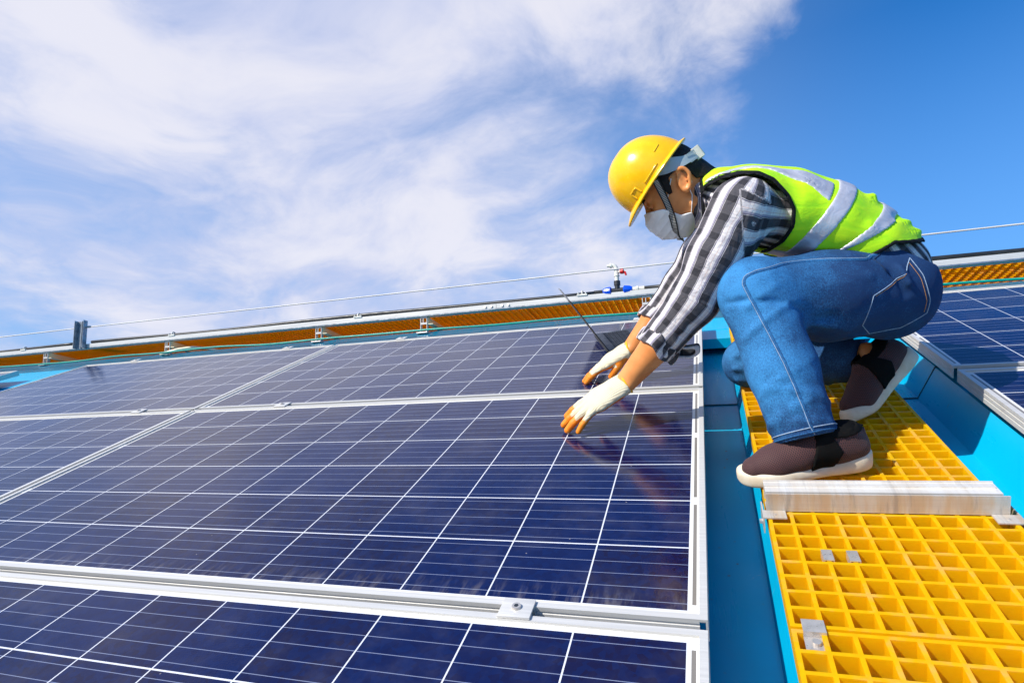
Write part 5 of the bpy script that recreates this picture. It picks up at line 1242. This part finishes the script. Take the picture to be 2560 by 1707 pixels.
for i in range(rings + 1):
    ph = math.pi / 2 * i / rings * .9995
    for j in range(seg): V.append(hq(*dome(ph, 2 * math.pi * j / seg, .0035)))
for i in range(rings):
    for j in range(seg): F.append([o1 + i * seg + j, o1 + (i + 1) * seg + j, o1 + (i + 1) * seg + (j + 1) % seg, o1 + i * seg + (j + 1) % seg])
m2 = MB(hC); m2.add(V, F); shell = m2.build('shell', 'helmet_yellow', hh, smooth=True)
# brim: lip all round, longer and drooping at the front
V = []; prof_n = 5
def brim(th, k):
    ct, st = math.cos(th), math.sin(th); x, y, z = dome(0.0, th); x -= 0
    fr = max(0, ct) ** 3; w = .007 + .026 * fr * 1.0; w = w if ct > -.2 else .007 + .006 * min(1, -ct)
    nx, ny = ct / .112, st / .099; nl = math.hypot(nx, ny); nx /= nl; ny /= nl
    prof = [(-.0038, .004), (-.0005, .0045), (w, -.001 - .010 * fr), (w + .0012, -.0035 - .011 * fr), (w - .001, -.0062 - .011 * fr), (-.0038, -.0035)]
    r_, z_ = prof[k]; return hq(x + nx * r_, y + ny * r_, z_)
for j in range(seg):
    for k in range(6): V.append(brim(2 * math.pi * j / seg, k))
F = [[j * 6 + k, j * 6 + (k + 1) % 6, ((j + 1) % seg) * 6 + (k + 1) % 6, ((j + 1) % seg) * 6 + k] for j in range(seg) for k in range(6)]
m2 = MB(hC); m2.add(V, F); br = m2.build('brim', 'helmet_yellow', hh); smooth_by_angle(br, 50)
# accessory slots low on the side, moulded rims
for th0, w_, ph0 in ((1.05, .12, .16), (-1.05, .12, .16)):
    m2 = MB(hC)
    pts = [(th0 - w_, ph0 * .25), (th0 - w_, ph0 * 1.35), (th0 + w_ * .8, ph0 * 1.35), (th0 + w_ * .8, ph0 * .25)]
    path = []
    for a, b in zip(pts[:-1], pts[1:]):
        for t in np.linspace(0, 1, 6): path.append(hq(*dome(a[1] + (b[1] - a[1]) * t, a[0] + (b[0] - a[0]) * t)))
    m2.tube(path, .0024, 6); m2.build('slot_rim', 'helmet_yellow', hh, smooth=True)
for th0, ph0, ph1, dth in ((1.62, .10, .12, .26), (2.25, .32, .34, .13), (-1.62, .10, .12, .26)):
    m2 = MB(hC); m2.tube([hq(*dome(ph0 + (ph1 - ph0) * t, th0 - dth + 2 * dth * t)) for t in np.linspace(0, 1, 9)], .0021, 6); m2.build('moulded_rib', 'helmet_yellow', hh, smooth=True)
# harness: headband dropping round the back of the head, with its ratchet block
hb = bpy.data.objects.new('headband', None); hb.location = (0, 0, 0); link(hb, hh); 
def band_mesh(name, path_lo, path_hi, thick, par):
    V = []; k = len(path_lo)
    for i in range(k):
        a, b = path_lo[i], path_hi[i]; t = nrmz(path_lo[min(i + 1, k - 1)] - path_lo[max(i - 1, 0)]); n_ = nrmz(np.cross(t, b - a)); 
        if n_ @ (a - HO) < 0: n_ = -n_
        V += [a, b, b + n_ * thick, a + n_ * thick]
    F = [[i * 4 + j, i * 4 + (j + 1) % 4, i * 4 + 4 + (j + 1) % 4, i * 4 + 4 + j] for i in range(k - 1) for j in range(4)] + [[0, 1, 2, 3], [(k - 1) * 4 + j for j in range(4)]]
    m_ = MB(hC); m_.add(V, F); o_ = m_.build(name, 'grey_harness', par); return smooth_by_angle(o_, 40)
def hpt(th, u, r=0.0):     # point on the skull girth in the head frame: th=0 back, +-90 sides
    return hp(.016 - (.089 + r) * math.cos(th), (.084 + r) * math.sin(th), u)
for s in (-1, 1):
    ths = np.linspace(2.0 * s, .30 * s, 26); lo_ = []; hi_ = []
    for t in ths:
        x = abs(t); w = np.interp(x, [.30, .62, .95, 1.25, 1.6, 2.0], [.011, .011, .012, .018, .022, .022]); uc = np.interp(x, [.30, .62, .95, 1.25, 1.6, 2.0], [.030, .032, .036, .045, .058, .076])
        lo_.append(hpt(t, uc - w, .001)); hi_.append(hpt(t, uc + w, -.002))
    band_mesh('side_arm', lo_, hi_, .0022, hb)
    m2 = MB(hC)
    for i in range(7):
        t = s * (.42 + i * .065)
        for du in (-.012, .008): m2.obox(hpt(t, .0325 + du, .0025), nrmz(hpt(t + .03, 0) - hpt(t, 0)) * .0035, HU * .0052, nrmz(hpt(t, 0) - hp(.008, 0, 0)) * .0012)
    m2.build('adjuster_teeth', 'grey_harness', hb)
bk = hpt(0, .034, -.004); bo = nrmz(bk - hp(.016, 0, .034)); bs = HS; bu = HU
m2 = MB(hC); m2.obox(bk - bs * .033 - bu * .017 - bo * .004, bs * .066, bu * .031, bo * .020, .003); smooth_by_angle(m2.build('ratchet_block', 'grey_harness', hb))
m2 = MB(hC); m2.obox(bk - bs * .036 - bu * .018 - bo * .008, bs * .0045, bu * .033, bo * .022, .001); m2.build('block_flange', 'white_plastic', hb); m2 = MB(hC); m2.obox(bk + bs * .0315 - bu * .018 - bo * .008, bs * .0045, bu * .033, bo * .022, .001); m2.build('block_flange', 'white_plastic', hb)
# chin strap
def strap(s):
    a = hq(.008, s * .097, -.006); mid_pts = [a]
    tgt = [hp(.056, s * .078, .018), hp(.0605, s * .070, -.025), hp(.066, s * .061, -.060), hp(.074, s * .050, -.090), hp(.083, s * .034, -.112), hp(.088, s * .016, -.124)]
    P_ = [a]
    for t in tgt:
        h1 = near(t, bb, .0); h2 = near(t, mbv, .0); q_ = t
        # keep the strap just outside whichever surface is outermost
        ctr = hp(.04, 0, t @ HU - HO @ HU if False else float((t - HO) @ HU)); d_ = nrmz(t - ctr); rr = 0
        for bv in (bb, mbv):
            h = bv.ray_cast(Vector(ctr + d_ * .15), Vector(-d_), .16)
            if h[0] is not None: rr = max(rr, np.linalg.norm(np.array(h[0]) - ctr))
        P_.append(ctr + d_ * max(rr + .0045, .0))
    P_.append(hp(.090, 0, -.1285)); P_ = np.array(P_); tt = np.linspace(0, len(P_) - 1, 60)
    C_ = np.stack([np.interp(tt, range(len(P_)), P_[:, i]) for i in range(3)], 1)
    for _ in range(60): C_[1:-1] = .5 * C_[1:-1] + .25 * (C_[:-2] + C_[2:])
    V = []; W_ = []; ctr = hp(.045, 0, -.03); acc = 0
    for i, c in enumerate(C_):
        t = nrmz(C_[min(i + 1, 59)] - C_[max(i - 1, 0)]); ctr = hp(.045, 0, min(float((c - HO) @ HU) + .01, -.0) if i > 30 else float((c - HO) @ HU)); n_ = c - ctr; n_ = nrmz(n_ - t * (n_ @ t)); sd_ = np.cross(t, n_)
        if i: acc += np.linalg.norm(c - C_[i - 1])
        for b_w, lf in ((-1, 0), (-1, .0016), (1, .0016), (1, 0)): V.append(c + sd_ * b_w * .0088 + n_ * lf); W_.append((b_w, acc, 0))
    F = [[i * 4 + j, i * 4 + (j + 1) % 4, i * 4 + 4 + (j + 1) % 4, i * 4 + 4 + j] for i in range(59) for j in range(4)]
    m_ = MB(hC); m_.add(V, F); o_ = m_.build('chin_strap', 'strap_web', hh); at_ = o_.data.attributes.new('weave', 'FLOAT_VECTOR', 'POINT'); at_.data.foreach_set('vector', np.array(W_, np.float32).ravel()); return C_
C1 = strap(1); strap(-1)
c_ = C1[52]; t_ = nrmz(C1[53] - C1[51]); n_ = nrmz(c_ - hp(.05, 0, -.08)); n_ = nrmz(n_ - t_ * (n_ @ t_)); sd_ = np.cross(t_, n_)
m2 = MB(hC); m2.obox(c_ - sd_ * .0085 - t_ * .003 - n_ * .002, sd_ * .017, t_ * .006, n_ * .006, .001); m2.build('strap_slider', 'white_plastic', hh)

# ------------------------------------------------------------------ tip the whole roof frame to its real pitch
for o in list(scene.objects):
    if o.parent is None and o.type in ('MESH', 'EMPTY') and o.name not in NOROT:
        o.matrix_basis = RW @ o.matrix_basis
